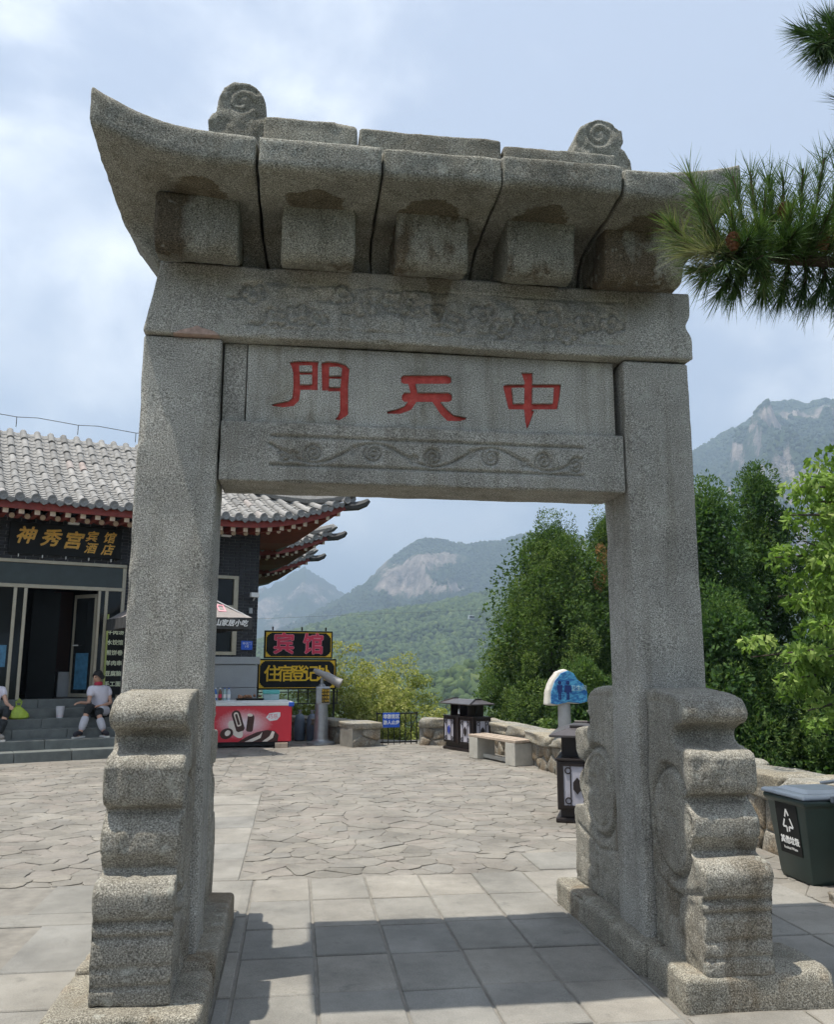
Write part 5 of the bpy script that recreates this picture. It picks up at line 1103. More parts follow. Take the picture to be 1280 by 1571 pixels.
    shirt = [pt('pelvis', 0.150, 0.135), pt('spine', 0.145, 0.125), pt('chest', 0.150, 0.118), pt('collar', 0.070, 0.064), pt('shl', 0.086), pt('sll', 0.078), pt('shr', 0.086), pt('slr', 0.078)]
    skin_mesh('shirt', shirt, [(0, 1), (1, 2), (2, 3), (2, 4), (4, 5), (2, 6), (6, 7)], colours['shirt'], P, 2)
    if red: 
        c = Vector(J['neck']); m = MB().lathe([(0.068, -0.035), (0.078, -0.01), (0.070, 0.025), (0.058, 0.035)], 14); m.xf(Matrix.Translation(c)); m.build('collar', COLR, P, smooth=True)
    tr_ = [pt('pelvis', 0.135, 0.12), pt('hil', 0.100), pt('knl', 0.076), pt('cal', 0.062), pt('hir', 0.100), pt('knr', 0.076), pt('car', 0.062)]
    skin_mesh('trousers', tr_, [(0, 1), (1, 2), (2, 3), (0, 4), (4, 5), (5, 6)], colours['legs'], P, 2)
    for a, b_, t in (('cal', 'anl', 'tol'), ('car', 'anr', 'tor')):
        A, B, T = Vector(J[a]), Vector(J[b_]), Vector(J[t])
        skin_mesh('gaiter', [(*A, 0.070), (*(A * 0.5 + B * 0.5), 0.074), (*(B + (A - B) * 0.12), 0.056)], [(0, 1), (1, 2)], colours['shin'], P, 2)
        d = (T - B); d.z = 0; d.normalize(); heel = B - d * 0.05; heel.z = T.z
        sh = skin_mesh('shoe', [(*(heel + Vector((0, 0, 0.035))), 0.042), (*(B * 0.5 + T * 0.5 + Vector((0, 0, 0.03))), 0.050), (*(T + d * 0.05 + Vector((0, 0, 0.012))), 0.034, 0.040)], [(0, 1), (1, 2)], colours['shoe'], P, 2)
        sd_ = d.cross(Vector((0, 0, 1))); zf = T.z - 0.035; c0 = heel - d * 0.045; c1 = T + d * 0.085
        m = MB().prism([(c0.x + sd_.x * 0.036, c0.y + sd_.y * 0.036), (c1.x + sd_.x * 0.028 - d.x * 0.02, c1.y + sd_.y * 0.028 - d.y * 0.02), (c1.x, c1.y), (c1.x - sd_.x * 0.028 - d.x * 0.02, c1.y - sd_.y * 0.028 - d.y * 0.02), (c0.x - sd_.x * 0.036, c0.y - sd_.y * 0.036)], zf, zf + 0.026, 'z'); m.build('sole', SOLE, sh)
    return P
def hw(s, b, z): return tuple(Matrix.Translation(Vector(BL)) @ Matrix.Rotation(BZ, 4, 'Z') @ Vector((s, b, z)))
JW = dict(pelvis=(0, 0, 0.12), spine=(-0.02, -0.02, 0.30), chest=(-0.05, -0.05, 0.46), collar=(-0.065, -0.065, 0.575), neck=(-0.075, -0.075, 0.615), skull=(-0.10, -0.09, 0.715), crown=(-0.10, -0.085, 0.775), look=(-0.80, -0.58, -0.12),
          shl=(0.115, 0.01, 0.50), sll=(0.155, -0.04, 0.36), ell=(0.165, -0.09, 0.26), wrl=(-0.03, -0.27, 0.215), hal=(-0.11, -0.30, 0.215), shr=(-0.20, -0.085, 0.50), slr=(-0.235, -0.12, 0.36), elr=(-0.24, -0.17, 0.26), wrr=(-0.40, -0.30, 0.285), har=(-0.465, -0.33, 0.275),
          hil=(0.09, -0.04, 0.10), knl=(-0.11, -0.40, 0.13), cal=(-0.085, -0.43, 0.02), anl=(0.0, -0.50, -0.25), tol=(0.03, -0.60, -0.285), hir=(-0.09, -0.04, 0.10), knr=(-0.27, -0.38, 0.22), car=(-0.31, -0.41, 0.06), anr=(-0.405, -0.48, -0.25), tor=(-0.49, -0.55, -0.285), bun=True)
seated(hw(0.70, -0.70, 0.64), 'person in white shirt with red collar, pale gaiters, sitting on the steps', JW, dict(shirt=TEE, legs=LEGB, shin=GUARD, shoe=SHOE)); WOM = bpy.data.objects['person']
skin_mesh('lap_cloth', [(0.11, -0.03, 0.11, 0.118), (0.0, -0.20, 0.135, 0.108), (-0.09, -0.37, 0.135, 0.088)], [(0, 1), (1, 2)], GUARD, WOM, 2)
JM = {k: (v if not isinstance(v, tuple) else v) for k, v in JW.items()}
JM.update(dict(look=(0.55, -0.80, -0.1), skull=(-0.02, -0.13, 0.715), crown=(-0.02, -0.12, 0.775), neck=(-0.02, -0.09, 0.615), collar=(-0.02, -0.08, 0.575), chest=(-0.01, -0.06, 0.46), spine=(0, -0.03, 0.30),
               shl=(0.16, -0.05, 0.50), sll=(0.205, -0.10, 0.39), ell=(0.23, -0.20, 0.28), wrl=(0.27, -0.36, 0.25), hal=(0.28, -0.42, 0.23), shr=(-0.17, -0.05, 0.50), slr=(-0.20, -0.1, 0.38), elr=(-0.22, -0.2, 0.27), wrr=(-0.15, -0.38, 0.25), har=(-0.12, -0.44, 0.23),
               hil=(0.09, -0.04, 0.10), knl=(0.24, -0.40, 0.20), cal=(0.20, -0.44, 0.04), anl=(0.10, -0.50, -0.25), tol=(0.16, -0.60, -0.285), hir=(-0.09, -0.04, 0.10), knr=(-0.16, -0.42, 0.20), car=(-0.15, -0.45, 0.04), anr=(-0.10, -0.50, -0.25), tor=(-0.10, -0.61, -0.285), bun=False))
seated(hw(-1.13, -0.70, 0.64), 'person in white shirt and dark trousers at the left edge of the steps', JM, dict(shirt=TEE, legs=LEGB, shin=LEGB, shoe=simple('grey_shoe', (0.22, 0.20, 0.18), 0.8)), red=False)
# bag, cup, red bag on the steps
LIME = simple('lime_plastic', (0.34, 0.46, 0.04), 0.45, var=0.2, scale=12)
lb = thing('lime_bag', hw(-0.68, -0.62, 0.64), BZ, 'lime green plastic bag on the steps beside the left person', 'bag')
def sack(w, d, h, seed):
    V = []; F = []; n = 14; pr = [(0.75, 0.0), (1.0, 0.12), (0.95, 0.4), (0.6, 0.7), (0.25, 0.92), (0.30, 1.0)]
    for r_, z in pr:
        for j in range(n):
            t = 2 * math.pi * j / n; k = 1 + 0.14 * math.sin(3 * t + seed + z * 4) + 0.07 * math.sin(7 * t); V.append((w * r_ * k * math.cos(t), d * r_ * k * math.sin(t), h * z))
    for i in range(len(pr) - 1):
        for j in range(n): F.append((i * n + j, i * n + (j + 1) % n, (i + 1) * n + (j + 1) % n, (i + 1) * n + j))
    F.append(tuple(range(n))[::-1]); return MB().add(V, F)
sack(0.17, 0.12, 0.24, 1).build('sack', LIME, lb, smooth=True)
for s in (-1, 1): MB().tube([(s * 0.03, 0, 0.22), (s * 0.05, -0.01, 0.30), (0.0, -0.02, 0.36), (-s * 0.02, -0.01, 0.28)], 0.012, 6).build('strap', LIME, lb)
cp = thing('plastic_cup', hw(0.02, -0.62, 0.64), BZ, 'clear white plastic cup standing on the steps', 'cup'); CLR = simple('cloudy_plastic', (0.62, 0.62, 0.66), 0.3)
MB().lathe([(0.055, 0), (0.058, 0.01), (0.078, 0.21), (0.080, 0.21), (0.074, 0.205), (0.05, 0.01)], 16).build('cup', CLR, cp, smooth=True); MB().lathe([(0.058, 0.03), (0.061, 0.03), (0.062, 0.06), (0.058, 0.06)], 12).build('print', PINKP, cp)
rb = thing('red_bag', hw(1.08, -0.58, 0.64), BZ, 'dark red bag on the steps behind the person with the red collar', 'bag'); sack(0.14, 0.13, 0.24, 4).build('sack', simple('dark_red_cloth', (0.20, 0.02, 0.02), 0.8), rb, smooth=True); MB().tube([(-0.05, 0, 0.22), (-0.02, 0, 0.30), (0.05, 0, 0.22)], 0.012, 6).build('handle', COLR, rb)
# ------------------------------------------------------------------ vegetation
def leaf_mat(name, cols, rough=0.75, trans=0.35):
    t = NT(name); a = t.n('ShaderNodeAttribute'); a.attribute_name = 'tint'
    c = t.ramp(a.outputs['Fac'], [(i / (len(cols) - 1), q) for i, q in enumerate(cols)]); m = t.fin(c, rough, 0, 0.15)
    tr = t.n('ShaderNodeBsdfTranslucent'); t.l(t.mix(1.0, c, (1.0, 1.15, 0.55), 'MULTIPLY'), tr.inputs['Color']); mx = t.n('ShaderNodeMixShader'); mx.inputs[0].default_value = trans
    t.l(t.b.outputs[0], mx.inputs[1]); t.l(tr.outputs[0], mx.inputs[2]); t.l(mx.outputs[0], t.o.inputs['Surface']); return m
JUN = leaf_mat('juniper_leaf', [(0.048, 0.090, 0.030), (0.105, 0.175, 0.048), (0.175, 0.250, 0.070), (0.245, 0.295, 0.105)], trans=0.4)
DKL = leaf_mat('dark_leaf', [(0.038, 0.080, 0.030), (0.080, 0.150, 0.046), (0.140, 0.220, 0.064), (0.195, 0.265, 0.088)], trans=0.4)
BRL = leaf_mat('bright_leaf', [(0.085, 0.150, 0.030), (0.150, 0.245, 0.050), (0.235, 0.345, 0.085), (0.340, 0.420, 0.140)], trans=0.4)
YGL = leaf_mat('yellow_green_leaf', [(0.130, 0.165, 0.040), (0.245, 0.285, 0.070), (0.370, 0.385, 0.120), (0.480, 0.460, 0.190)], trans=0.35)
DEAD = leaf_mat('brown_spray', [(0.22, 0.12, 0.05), (0.35, 0.20, 0.08)], trans=0.2)
BARK = simple('bark', (0.060, 0.045, 0.035), 0.9, var=0.4, scale=14, bump=0.7, bscale=30)
def leaves(centers, radii, n_per, size, rng, tint, flat=0.0, droop=0.4, aspect=0.42, shell=0.55):
    """rhombic, folded leaves scattered in ellipsoidal clumps; returns vertices, faces, tint"""
    C = np.repeat(np.asarray(centers), n_per, axis=0); Rr = np.repeat(np.asarray(radii), n_per, axis=0); T = np.repeat(np.asarray(tint), n_per); N = len(C)
    d = rng.normal(size=(N, 3)); d /= np.linalg.norm(d, axis=1, keepdims=True); rad = rng.random(N) ** (1 / 3.0) * (1 - shell) + shell * (0.75 + 0.35 * rng.random(N))
    P = C + d * rad[:, None] * Rr
    a = d * (1 - flat) + rng.normal(size=(N, 3)) * 0.55; a[:, 2] -= droop; a /= np.linalg.norm(a, axis=1, keepdims=True)
    b = np.cross(a, rng.normal(size=(N, 3))); b /= np.linalg.norm(b, axis=1, keepdims=True); c = np.cross(a, b)
    L = size * (0.6 + 0.8 * rng.random(N)); W_ = L * aspect
    v0 = P - a * L[:, None] * 0.5; v2 = P + a * L[:, None] * 0.5 - c * (L * 0.12)[:, None]; v1 = P + b * W_[:, None] * 0.5 + c * (L * 0.10)[:, None]; v3 = P - b * W_[:, None] * 0.5 + c * (L * 0.10)[:, None]
    V = np.stack([v0, v1, v2, v3], 1).reshape(-1, 3); F = np.arange(4 * N).reshape(-1, 4)
    F = np.concatenate([F[:, [0, 1, 2]], F[:, [0, 2, 3]]])
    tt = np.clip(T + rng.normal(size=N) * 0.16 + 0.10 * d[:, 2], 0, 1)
    return V, F, np.repeat(tt, 4)
def fast_mesh(name, V, F, mat, tint=None):
    me = bpy.data.meshes.new(name); n, m, k = len(V), len(F), F.shape[1]
    me.vertices.add(n); me.vertices.foreach_set('co', np.ascontiguousarray(V, dtype=np.float32).ravel()); me.loops.add(m * k); me.loops.foreach_set('vertex_index', F.astype(np.int32).ravel())
    me.polygons.add(m); me.polygons.foreach_set('loop_start', np.arange(0, m * k, k, dtype=np.int32)); me.update(calc_edges=True); me.validate()
    if tint is not None: at = me.attributes.new('tint', 'FLOAT', 'POINT'); at.data.foreach_set('value', tint.astype(np.float32))
    me.materials.append(mat); return me
def limb_tree(T, base, top, r0, rng, limbs, spread):
    mb = MB(); b = Vector(base); t = Vector(top); P = [b.lerp(t, k / 6) + Vector((rng.normal() * 0.04, rng.normal() * 0.04, 0)) * (1 if 0 < k < 6 else 0) * (t - b).length * 0.2 for k in range(7)]
    mb.tube(P, [r0 * (1 - 0.85 * k / 6) for k in range(7)], 8); tr_ = mb.build('trunk', BARK, T, True, smooth=True)
    for i in range(limbs):
        k = 0.2 + 0.75 * (i + rng.random() * 0.6) / limbs; s = b.lerp(t, k); a = rng.random() * 6.28; L = spread * (1.1 - k * 0.8) * (0.7 + 0.5 * rng.random())
        e = s + Vector((math.cos(a) * L, math.sin(a) * L, L * (0.25 + 0.4 * rng.random()))); m = s.lerp(e, 0.5) + Vector((0, 0, -0.06 * L))
        MB().tube([s, m, e], [r0 * 0.42 * (1 - k * 0.6), r0 * 0.25 * (1 - k * 0.6), r0 * 0.08], 6).build('limb', BARK, T, True, smooth=True)
def conifer(name, base, h, rad, label, seed, n_cl=150, n_per=230, size=0.085, mat=None, cat='tree', group=None, peak=0.0, low=0.06, lean=(0, 0)):
    rng = np.random.default_rng(seed); T = thing(name, base, 0, label, cat, group); b = np.array(base)
    limb_tree(T, base, (base[0] + lean[0], base[1] + lean[1], base[2] + h * 0.92), 0.05 * rad + 0.05, rng, 9, rad * 0.8)
    t = low + (0.97 - low) * rng.random(n_cl) ** 0.95; a = rng.random(n_cl) * 6.283
    env = rad * np.clip(np.where(t < 0.28, np.sqrt(np.clip(1 - ((t - 0.28) / 0.42) ** 2, 0.05, 1)), np.clip((1 - t) / 0.72, 0, 1) ** 0.62), 0.06, 1) * (0.80 + 0.30 * vnoise(np.stack([np.cos(a) * 1.3, np.sin(a) * 1.3, t * 3.2], -1), 1.6, seed))
    rr_ = env * (0.25 + 0.75 * rng.random(n_cl) ** 0.6)
    C = np.stack([b[0] + lean[0] * t + rr_ * np.cos(a), b[1] + lean[1] * t + rr_ * np.sin(a), b[2] + t * h + 0.12 * rng.normal(size=n_cl)], -1)
    k = 0.6 + 0.7 * rng.random(n_cl); s = min(rad, 1.7) * 0.20 * k; R3 = np.stack([s, s, s * 1.3], -1)
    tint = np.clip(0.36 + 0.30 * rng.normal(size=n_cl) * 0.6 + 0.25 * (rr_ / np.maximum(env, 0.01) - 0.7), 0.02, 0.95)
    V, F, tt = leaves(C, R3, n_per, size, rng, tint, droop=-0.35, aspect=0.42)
    ni = n_cl // 2; ti = 0.04 + 0.86 * rng.random(ni); ai = rng.random(ni) * 6.283; ei = rad * 0.62 * np.sqrt(np.clip(1 - ((ti - 0.30) / 0.68) ** 2, 0.02, 1)) * rng.random(ni) ** 0.5
    Ci = np.stack([b[0] + lean[0] * ti + ei * np.cos(ai), b[1] + lean[1] * ti + ei * np.sin(ai), b[2] + ti * h], -1); V2, F2, t2 = leaves(Ci, np.full((ni, 3), rad * 0.24), 120, size * 1.45, rng, np.full(ni, 0.12), aspect=0.7, droop=0.2)
    F = np.concatenate([F, F2 + len(V)]); V = np.concatenate([V, V2]); tt = np.concatenate([tt, t2])
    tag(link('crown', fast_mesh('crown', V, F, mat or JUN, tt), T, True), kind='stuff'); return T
# two junipers behind the parapet seen through the gate, and the dark trees to the right of it
conifer('juniper_tree', (6.05, 15.0, -2.0), 7.0, 2.4, 'large dark juniper behind the bench, seen through the gateway', 3, 430, 320, 0.056)
j2 = conifer('juniper_tree', (7.75, 15.6, -2.0), 7.45, 1.6, 'juniper with brown dead sprays just left of the right pillar', 4, 210, 310, 0.054)
rng = np.random.default_rng(9); V, F, tt = leaves([(7.05, 14.35, 4.2), (6.95, 14.3, 3.55), (7.2, 14.35, 3.85)], [(0.15, 0.12, 0.28)] * 3, 120, 0.07, rng, [0.5] * 3); tag(link('dead_sprays', fast_mesh('dead_sprays', V, F, DEAD, tt), j2, True), kind='stuff')
for i, (b, h, r, sd, lab) in enumerate((((7.2, 9.4, -1.5), 6.3, 1.4, 21, 'dark evergreen just right of the right pillar'), ((8.7, 10.2, -1.5), 6.9, 1.4, 22, 'tallest dark evergreen to the right, under the mountain'), ((9.9, 9.2, -1.5), 6.6, 1.5, 23, 'dark evergreen behind the bright leafy branches at the right edge'), ((6.2, 7.3, -1.2), 3.7, 1.5, 24, 'low dark evergreen behind the boulder coping'), ((8.0, 6.6, -1.2), 3.9, 1.6, 25, 'low dark evergreen at the far right behind the wheeled bin'), ((5.6, 11.6, -1.5), 3.0, 1.1, 26, 'small dark evergreen at the foot of the large juniper'))):
    conifer('evergreen_tree', b, h, r, lab, sd, 160, 260, 0.062, DKL, 'tree', 'dark evergreens on the right')
def bush(name, base, h, rad, label, seed, mat, n_cl, n_per, size, cat='shrub', group=None, squash=1.0, droop=0.3):
    rng = np.random.default_rng(seed); T = thing(name, base, 0, label, cat, group); b = np.array(base)
    limb_tree(T, base, (base[0], base[1], base[2] + h * 0.7), 0.06, rng, 8, rad * 0.8)
    d = rng.normal(size=(n_cl, 3)); d /= np.linalg.norm(d, axis=1, keepdims=True); q = rng.random(n_cl) ** 0.45
    C = b + np.array([0, 0, h * 0.58]) + d * q[:, None] * [rad, rad * squash, h * 0.45]; C[:, 2] += 0.12 * rng.normal(size=n_cl)
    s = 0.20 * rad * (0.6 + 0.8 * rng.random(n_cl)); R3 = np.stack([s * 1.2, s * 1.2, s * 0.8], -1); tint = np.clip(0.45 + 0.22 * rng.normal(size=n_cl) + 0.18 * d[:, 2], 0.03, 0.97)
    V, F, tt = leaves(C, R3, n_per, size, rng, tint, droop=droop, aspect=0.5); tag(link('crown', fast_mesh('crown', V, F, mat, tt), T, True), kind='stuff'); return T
for i, (b, h, r, sd, lab) in enumerate((((1.15, 16.6, -1.4), 3.25, 1.1, 31, 'yellow green shrub right of the inn signs'), ((2.55, 17.2, -1.4), 3.15, 1.0, 32, 'yellow green shrub behind the iron gate'), ((1.9, 15.6, -1.2), 2.2, 0.9, 33, 'low pale shrub just behind the iron gate'), ((0.2, 17.2, -1.4), 2.5, 0.8, 34, 'pale shrub showing below the inn signs'))):
    bush('shrub', b, h, r, lab, sd, YGL, 120, 110, 0.062, 'shrub', 'pale shrubs beyond the parapet')
for i, (b, h, r, sd, lab) in enumerate((((3.5, 16.4, -1.4), 2.25, 0.8, 41, 'green shrub behind the far litter bin'), ((4.6, 15.0, -1.4), 2.2, 0.75, 42, 'green shrub between the far litter bin and the juniper'), ((4.9, 12.0, -1.2), 1.75, 0.6, 43, 'low shrub over the parapet behind the bench'))):
    bush('green_shrub', b, h, r, lab, sd, DKL if i else YGL, 60, 90, 0.07, 'shrub', 'green shrubs beyond the parapet')
# bright broad-leaved tree at the right edge: trunk out of the picture, leafy boughs reaching in
BT = thing('broadleaf_tree', (6.6, 3.6, -0.6), 0, 'bright green broad-leaved tree reaching in from the right edge', 'tree'); rng = np.random.default_rng(77)
MB().tube([(6.6, 3.6, -0.6), (6.55, 3.55, 1.2), (6.3, 3.4, 2.6), (6.1, 3.3, 3.9)], [0.13, 0.11, 0.08, 0.04], 9).build('trunk', BARK, BT, True, smooth=True)
BOUGH = [((6.4, 3.45, 2.2), (5.4, 3.0, 2.65), (4.78, 2.75, 2.78)), ((6.45, 3.5, 1.5), (5.5, 3.0, 1.75), (4.45, 2.7, 1.62)), ((6.4, 3.45, 1.9), (5.5, 3.1, 2.15), (4.80, 2.85, 2.20)), ((6.2, 3.35, 3.0), (5.6, 3.1, 3.25), (5.0, 2.9, 3.20)), ((6.5, 3.5, 1.2), (5.6, 2.9, 1.35), (4.95, 2.65, 1.25)), ((6.5, 3.5, 1.0), (5.9, 2.9, 1.0), (5.2, 2.6, 0.98)), ((6.15, 3.3, 3.6), (5.7, 3.2, 3.6), (5.3, 3.0, 3.55)), ((6.6, 3.6, 2.0), (7.2, 3.9, 2.6), (7.8, 4.1, 2.9)), ((6.5, 3.5, 2.4), (6.9, 2.9, 3.0), (7.2, 2.5, 3.2))]
for e in ((4.223, 2.879, 1.682), (4.469, 2.742, 2.245), (4.429, 2.681, 2.607), (4.57, 2.59, 3.0), (4.715, 2.52, 3.27), (4.672, 2.851, 1.489), (4.652, 2.702, 1.198), (4.656, 2.358, 1.955), (4.765, 2.45, 2.495)):
    BOUGH.append(((6.45, 3.45, e[2] * 0.6 + 0.7), (5.5, 3.1, e[2] + 0.12), e))
C = []; R3 = []
for p in BOUGH:
    a, b, c = (Vector(x) for x in p); MB().tube([a, b, c], [0.035, 0.022, 0.006], 6).build('limb', BARK, BT, True, smooth=True)
    for k in range(12):
        t = 0.35 + 0.65 * (k + rng.random()) / 12; q = a.lerp(b, t * 2) if t < 0.5 else b.lerp(c, t * 2 - 1); w = 0.06 + 0.22 * (1 - t) + 0.05
        C.append((q.x + rng.normal() * w * 0.7, q.y + rng.normal() * w, q.z + rng.normal() * w * 0.8)); R3.append((0.13, 0.13, 0.09))
V, F, tt = leaves(C, R3, 36, 0.078, rng, np.clip(0.5 + 0.2 * rng.normal(size=len(C)), 0.1, 0.95), droop=0.75, aspect=0.52)
tag(link('crown', fast_mesh('crown', V, F, BRL, tt), BT, True), kind='stuff')
# pine: trunk beyond the right edge, two boughs in the picture
NEED = leaf_mat('pine_needle', [(0.028, 0.055, 0.024), (0.065, 0.120, 0.036), (0.125, 0.195, 0.058), (0.270, 0.265, 0.150)], rough=0.5, trans=0.25); CONE = simple('pine_cone', (0.15, 0.065, 0.030), 0.9, var=0.4, scale=60, bump=0.6, bscale=90); TWIG = simple('pine_twig', (0.07, 0.045, 0.032), 0.9, var=0.4, scale=40, bump=0.6)
PT = thing('pine_tree', (3.1, -2.35, 0.0), 0, 'pine bough with needles and cones reaching in at the upper right', 'tree'); rng = np.random.default_rng(5)
MB().tube([(3.1, -2.35, -0.05), (3.05, -2.33, 1.5), (3.12, -2.3, 3.2), (3.0, -2.3, 4.6)], [0.12, 0.10, 0.08, 0.05], 10).build('trunk', BARK, PT, True, smooth=True)
def tuft(o, d, n, L, spread, tone):
    o = np.array(o); d = np.array(d, float); d /= np.linalg.norm(d); a = d + rng.normal(size=(n, 3)) * spread * rng.uniform(0.75, 1.35); a /= np.linalg.norm(a, axis=1, keepdims=True)
    st = o + d * (rng.random((n, 1)) * 0.05 - 0.03); ln = L * (0.75 + 0.5 * rng.random((n, 1))); sg = np.array([0, 0, -1]) * (ln * 0.16 * rng.random((n, 1)))
    b = np.cross(a, rng.normal(size=(n, 3))); b /= np.linalg.norm(b, axis=1, keepdims=True); w = 0.0011
    m = st + a * ln * 0.55 + sg * 0.3; e = st + a * ln + sg
    V = np.stack([st - b * w, st + b * w, m - b * w, m + b * w, e], 1); t = np.clip(tone + rng.normal(size=n) * 0.14, 0, 1); return V, np.repeat(t, 5)
Vn = []; Tn = []
def shoot(path, k, L, up, tone, n=38, dens=1.0):
    path = [Vector(p) for p in path]; MB().tube(path, [0.008 * (1 - 0.6 * i / (len(path) - 1)) for i in range(len(path))], 6).build('twig', TWIG, PT, True, smooth=True)
    for i in range(k):
        t = (i + rng.random() * 0.7) / k * (len(path) - 1); j = min(int(t), len(path) - 2); q = path[j].lerp(path[j + 1], t - j); dd = (path[j + 1] - path[j]).normalized()
        v, tn = tuft(tuple(q), (dd.x * 0.75, dd.y * 0.75, dd.z * 0.75 + up), n, L, 0.42, tone + 0.10 * rng.normal()); Vn.append(v); Tn.append(tn)
main = [(3.08, -2.30, 2.99), (2.4, -2.28, 2.96), (1.9, -2.25, 2.955), (1.60, -2.22, 2.965), (1.42, -2.20, 2.975), (1.36, -2.20, 2.985)]
MB().tube(main, [0.040, 0.028, 0.022, 0.018, 0.013, 0.008], 8).build('bough', TWIG, PT, True, smooth=True)
def spray(x, e, tone, n=40, k=7, L=0.105):
    """a side shoot from the bough at x to the point e, needles all along it"""
    b = Vector((x, -2.21, 2.975)); e = Vector(e); e = b.lerp(e, 0.80 if e.z > 3.05 else 0.64); m = b.lerp(e, 0.5) + Vector((0, rng.normal() * 0.02, -0.01)); d = (e - b).normalized()
    shoot([b, m, e], k, L, 0.15 * d.z, tone, n)
for x, e, tone in ((1.38, (1.202, -2.275, 3.293), 0.62), (1.37, (1.26, -2.25, 3.20), 0.66), (1.38, (1.13, -2.224, 3.10), 0.70), (1.38, (1.13, -2.21, 3.02), 0.92), (1.40, (1.14, -2.25, 2.94), 0.98), (1.42, (1.20, -2.2, 2.88), 0.85), (1.40, (1.25, -2.20, 2.83), 0.36), (1.44, (1.32, -2.2, 2.77), 0.28), (1.47, (1.40, -2.17, 2.80), 0.26), (1.42, (1.32, -2.15, 3.22), 0.55), (1.44, (1.38, -2.26, 3.15), 0.60),
                   (1.48, (1.42, -2.21, 3.34), 0.50), (1.50, (1.49, -2.22, 3.36), 0.50), (1.52, (1.50, -2.3, 3.2), 0.55), (1.55, (1.53, -2.27, 3.32), 0.46), (1.60, (1.58, -2.28, 3.31), 0.46), (1.66, (1.65, -2.295, 3.35), 0.46), (1.72, (1.73, -2.31, 3.40), 0.44), (1.79, (1.80, -2.28, 3.46), 0.44), (1.86, (1.90, -2.28, 3.40), 0.42), (1.95, (1.98, -2.28, 3.38), 0.42), (2.1, (2.1, -2.3, 3.3), 0.4),
                   (1.55, (1.50, -2.19, 2.77), 0.22), (1.62, (1.56, -2.2, 2.76), 0.22), (1.68, (1.62, -2.22, 2.75), 0.20), (1.74, (1.68, -2.2, 2.76), 0.22), (1.80, (1.75, -2.22, 2.75), 0.22), (1.86, (1.80, -2.2, 2.74), 0.22), (1.95, (1.9, -2.2, 2.76), 0.22), (1.58, (1.52, -2.42, 3.08), 0.46), (1.66, (1.60, -2.42, 3.06), 0.44), (1.74, (1.70, -2.42, 3.10), 0.42), (1.82, (1.78, -2.42, 3.08), 0.42), (1.48, (1.42, -2.40, 3.02), 0.55), (1.64, (1.62, -2.05, 3.12), 0.38), (1.78, (1.76, -2.05, 3.15), 0.38)):
    spray(x, e, tone)
for k in range(16):
    x = 1.42 + k * 0.045; spray(x, (x - 0.06 + rng.normal() * 0.05, -2.42 + rng.normal() * 0.05, 2.975 + rng.normal() * 0.09), 0.34 + 0.12 * rng.normal() + (0.5 if k % 5 == 2 else 0), 44, 6)
up_b = [(3.05, -2.28, 3.9), (2.3, -2.27, 3.86), (1.95, -2.27, 3.82), (1.77, -2.28, 3.79)]
MB().tube(up_b, [0.03, 0.02, 0.012, 0.006], 8).build('bough', TWIG, PT, True, smooth=True)
for x, dx, dz in ((1.78, -0.05, 0.03), (1.80, -0.06, -0.05), (1.83, -0.02, 0.07), (1.84, -0.03, -0.04), (1.88, -0.04, 0.02), (1.92, -0.03, -0.06), (1.95, 0.0, 0.08)): shoot([(x + 0.02, -2.28, 3.80), (x + dx, -2.28 + rng.normal() * 0.03, 3.80 + dz)], 6, 0.11, dz * 4, 0.10, 50)
shoot([(1.98, -2.26, 3.50), (1.90, -2.26, 3.52), (1.85, -2.26, 3.56)], 5, 0.10, 0.2, 0.12, 36)
Vn = np.concatenate(Vn); Tn = np.concatenate(Tn); N = len(Vn); I = np.arange(N)[:, None] * 5; F = np.concatenate([I + [0, 1, 3], I + [0, 3, 2], I + [2, 3, 4]])
tag(link('needles', fast_mesh('needles', Vn.reshape(-1, 3), F, NEED, Tn), PT, True), kind='stuff')
for (x, z) in ((1.372, 2.977), (1.564, 3.10), (1.691, 2.999)):
    cn_ = MB()
    for k in range(7):
        for j in range(8):
            a = j * 0.785 + k * 0.4; r_ = 0.026 * math.sin(0.5 + k * 0.36); c0 = Vector((0, 0, -0.028 + k * 0.009)); o = Vector((math.cos(a), math.sin(a), 0.35)); t = Vector((-math.sin(a), math.cos(a), 0)) * 0.007
            cn_.add([c0 - t * 0.5, c0 + t * 0.5, c0 + o * r_ + t, c0 + o * r_ - t, c0 + o * r_ * 0.9 + Vector((0, 0, -0.006))], [(0, 1, 2, 3), (3, 2, 4), (0, 3, 4), (1, 4, 2)])
    cn_.lathe([(0.003, -0.03), (0.014, -0.015), (0.016, 0.01), (0.004, 0.03)], 8); w = Vector((x, -2.29, z)); cn_.v = [tuple(Vector(v) + w) for v in cn_.v]; cn_.build('pine_cone', CONE, PT, True)
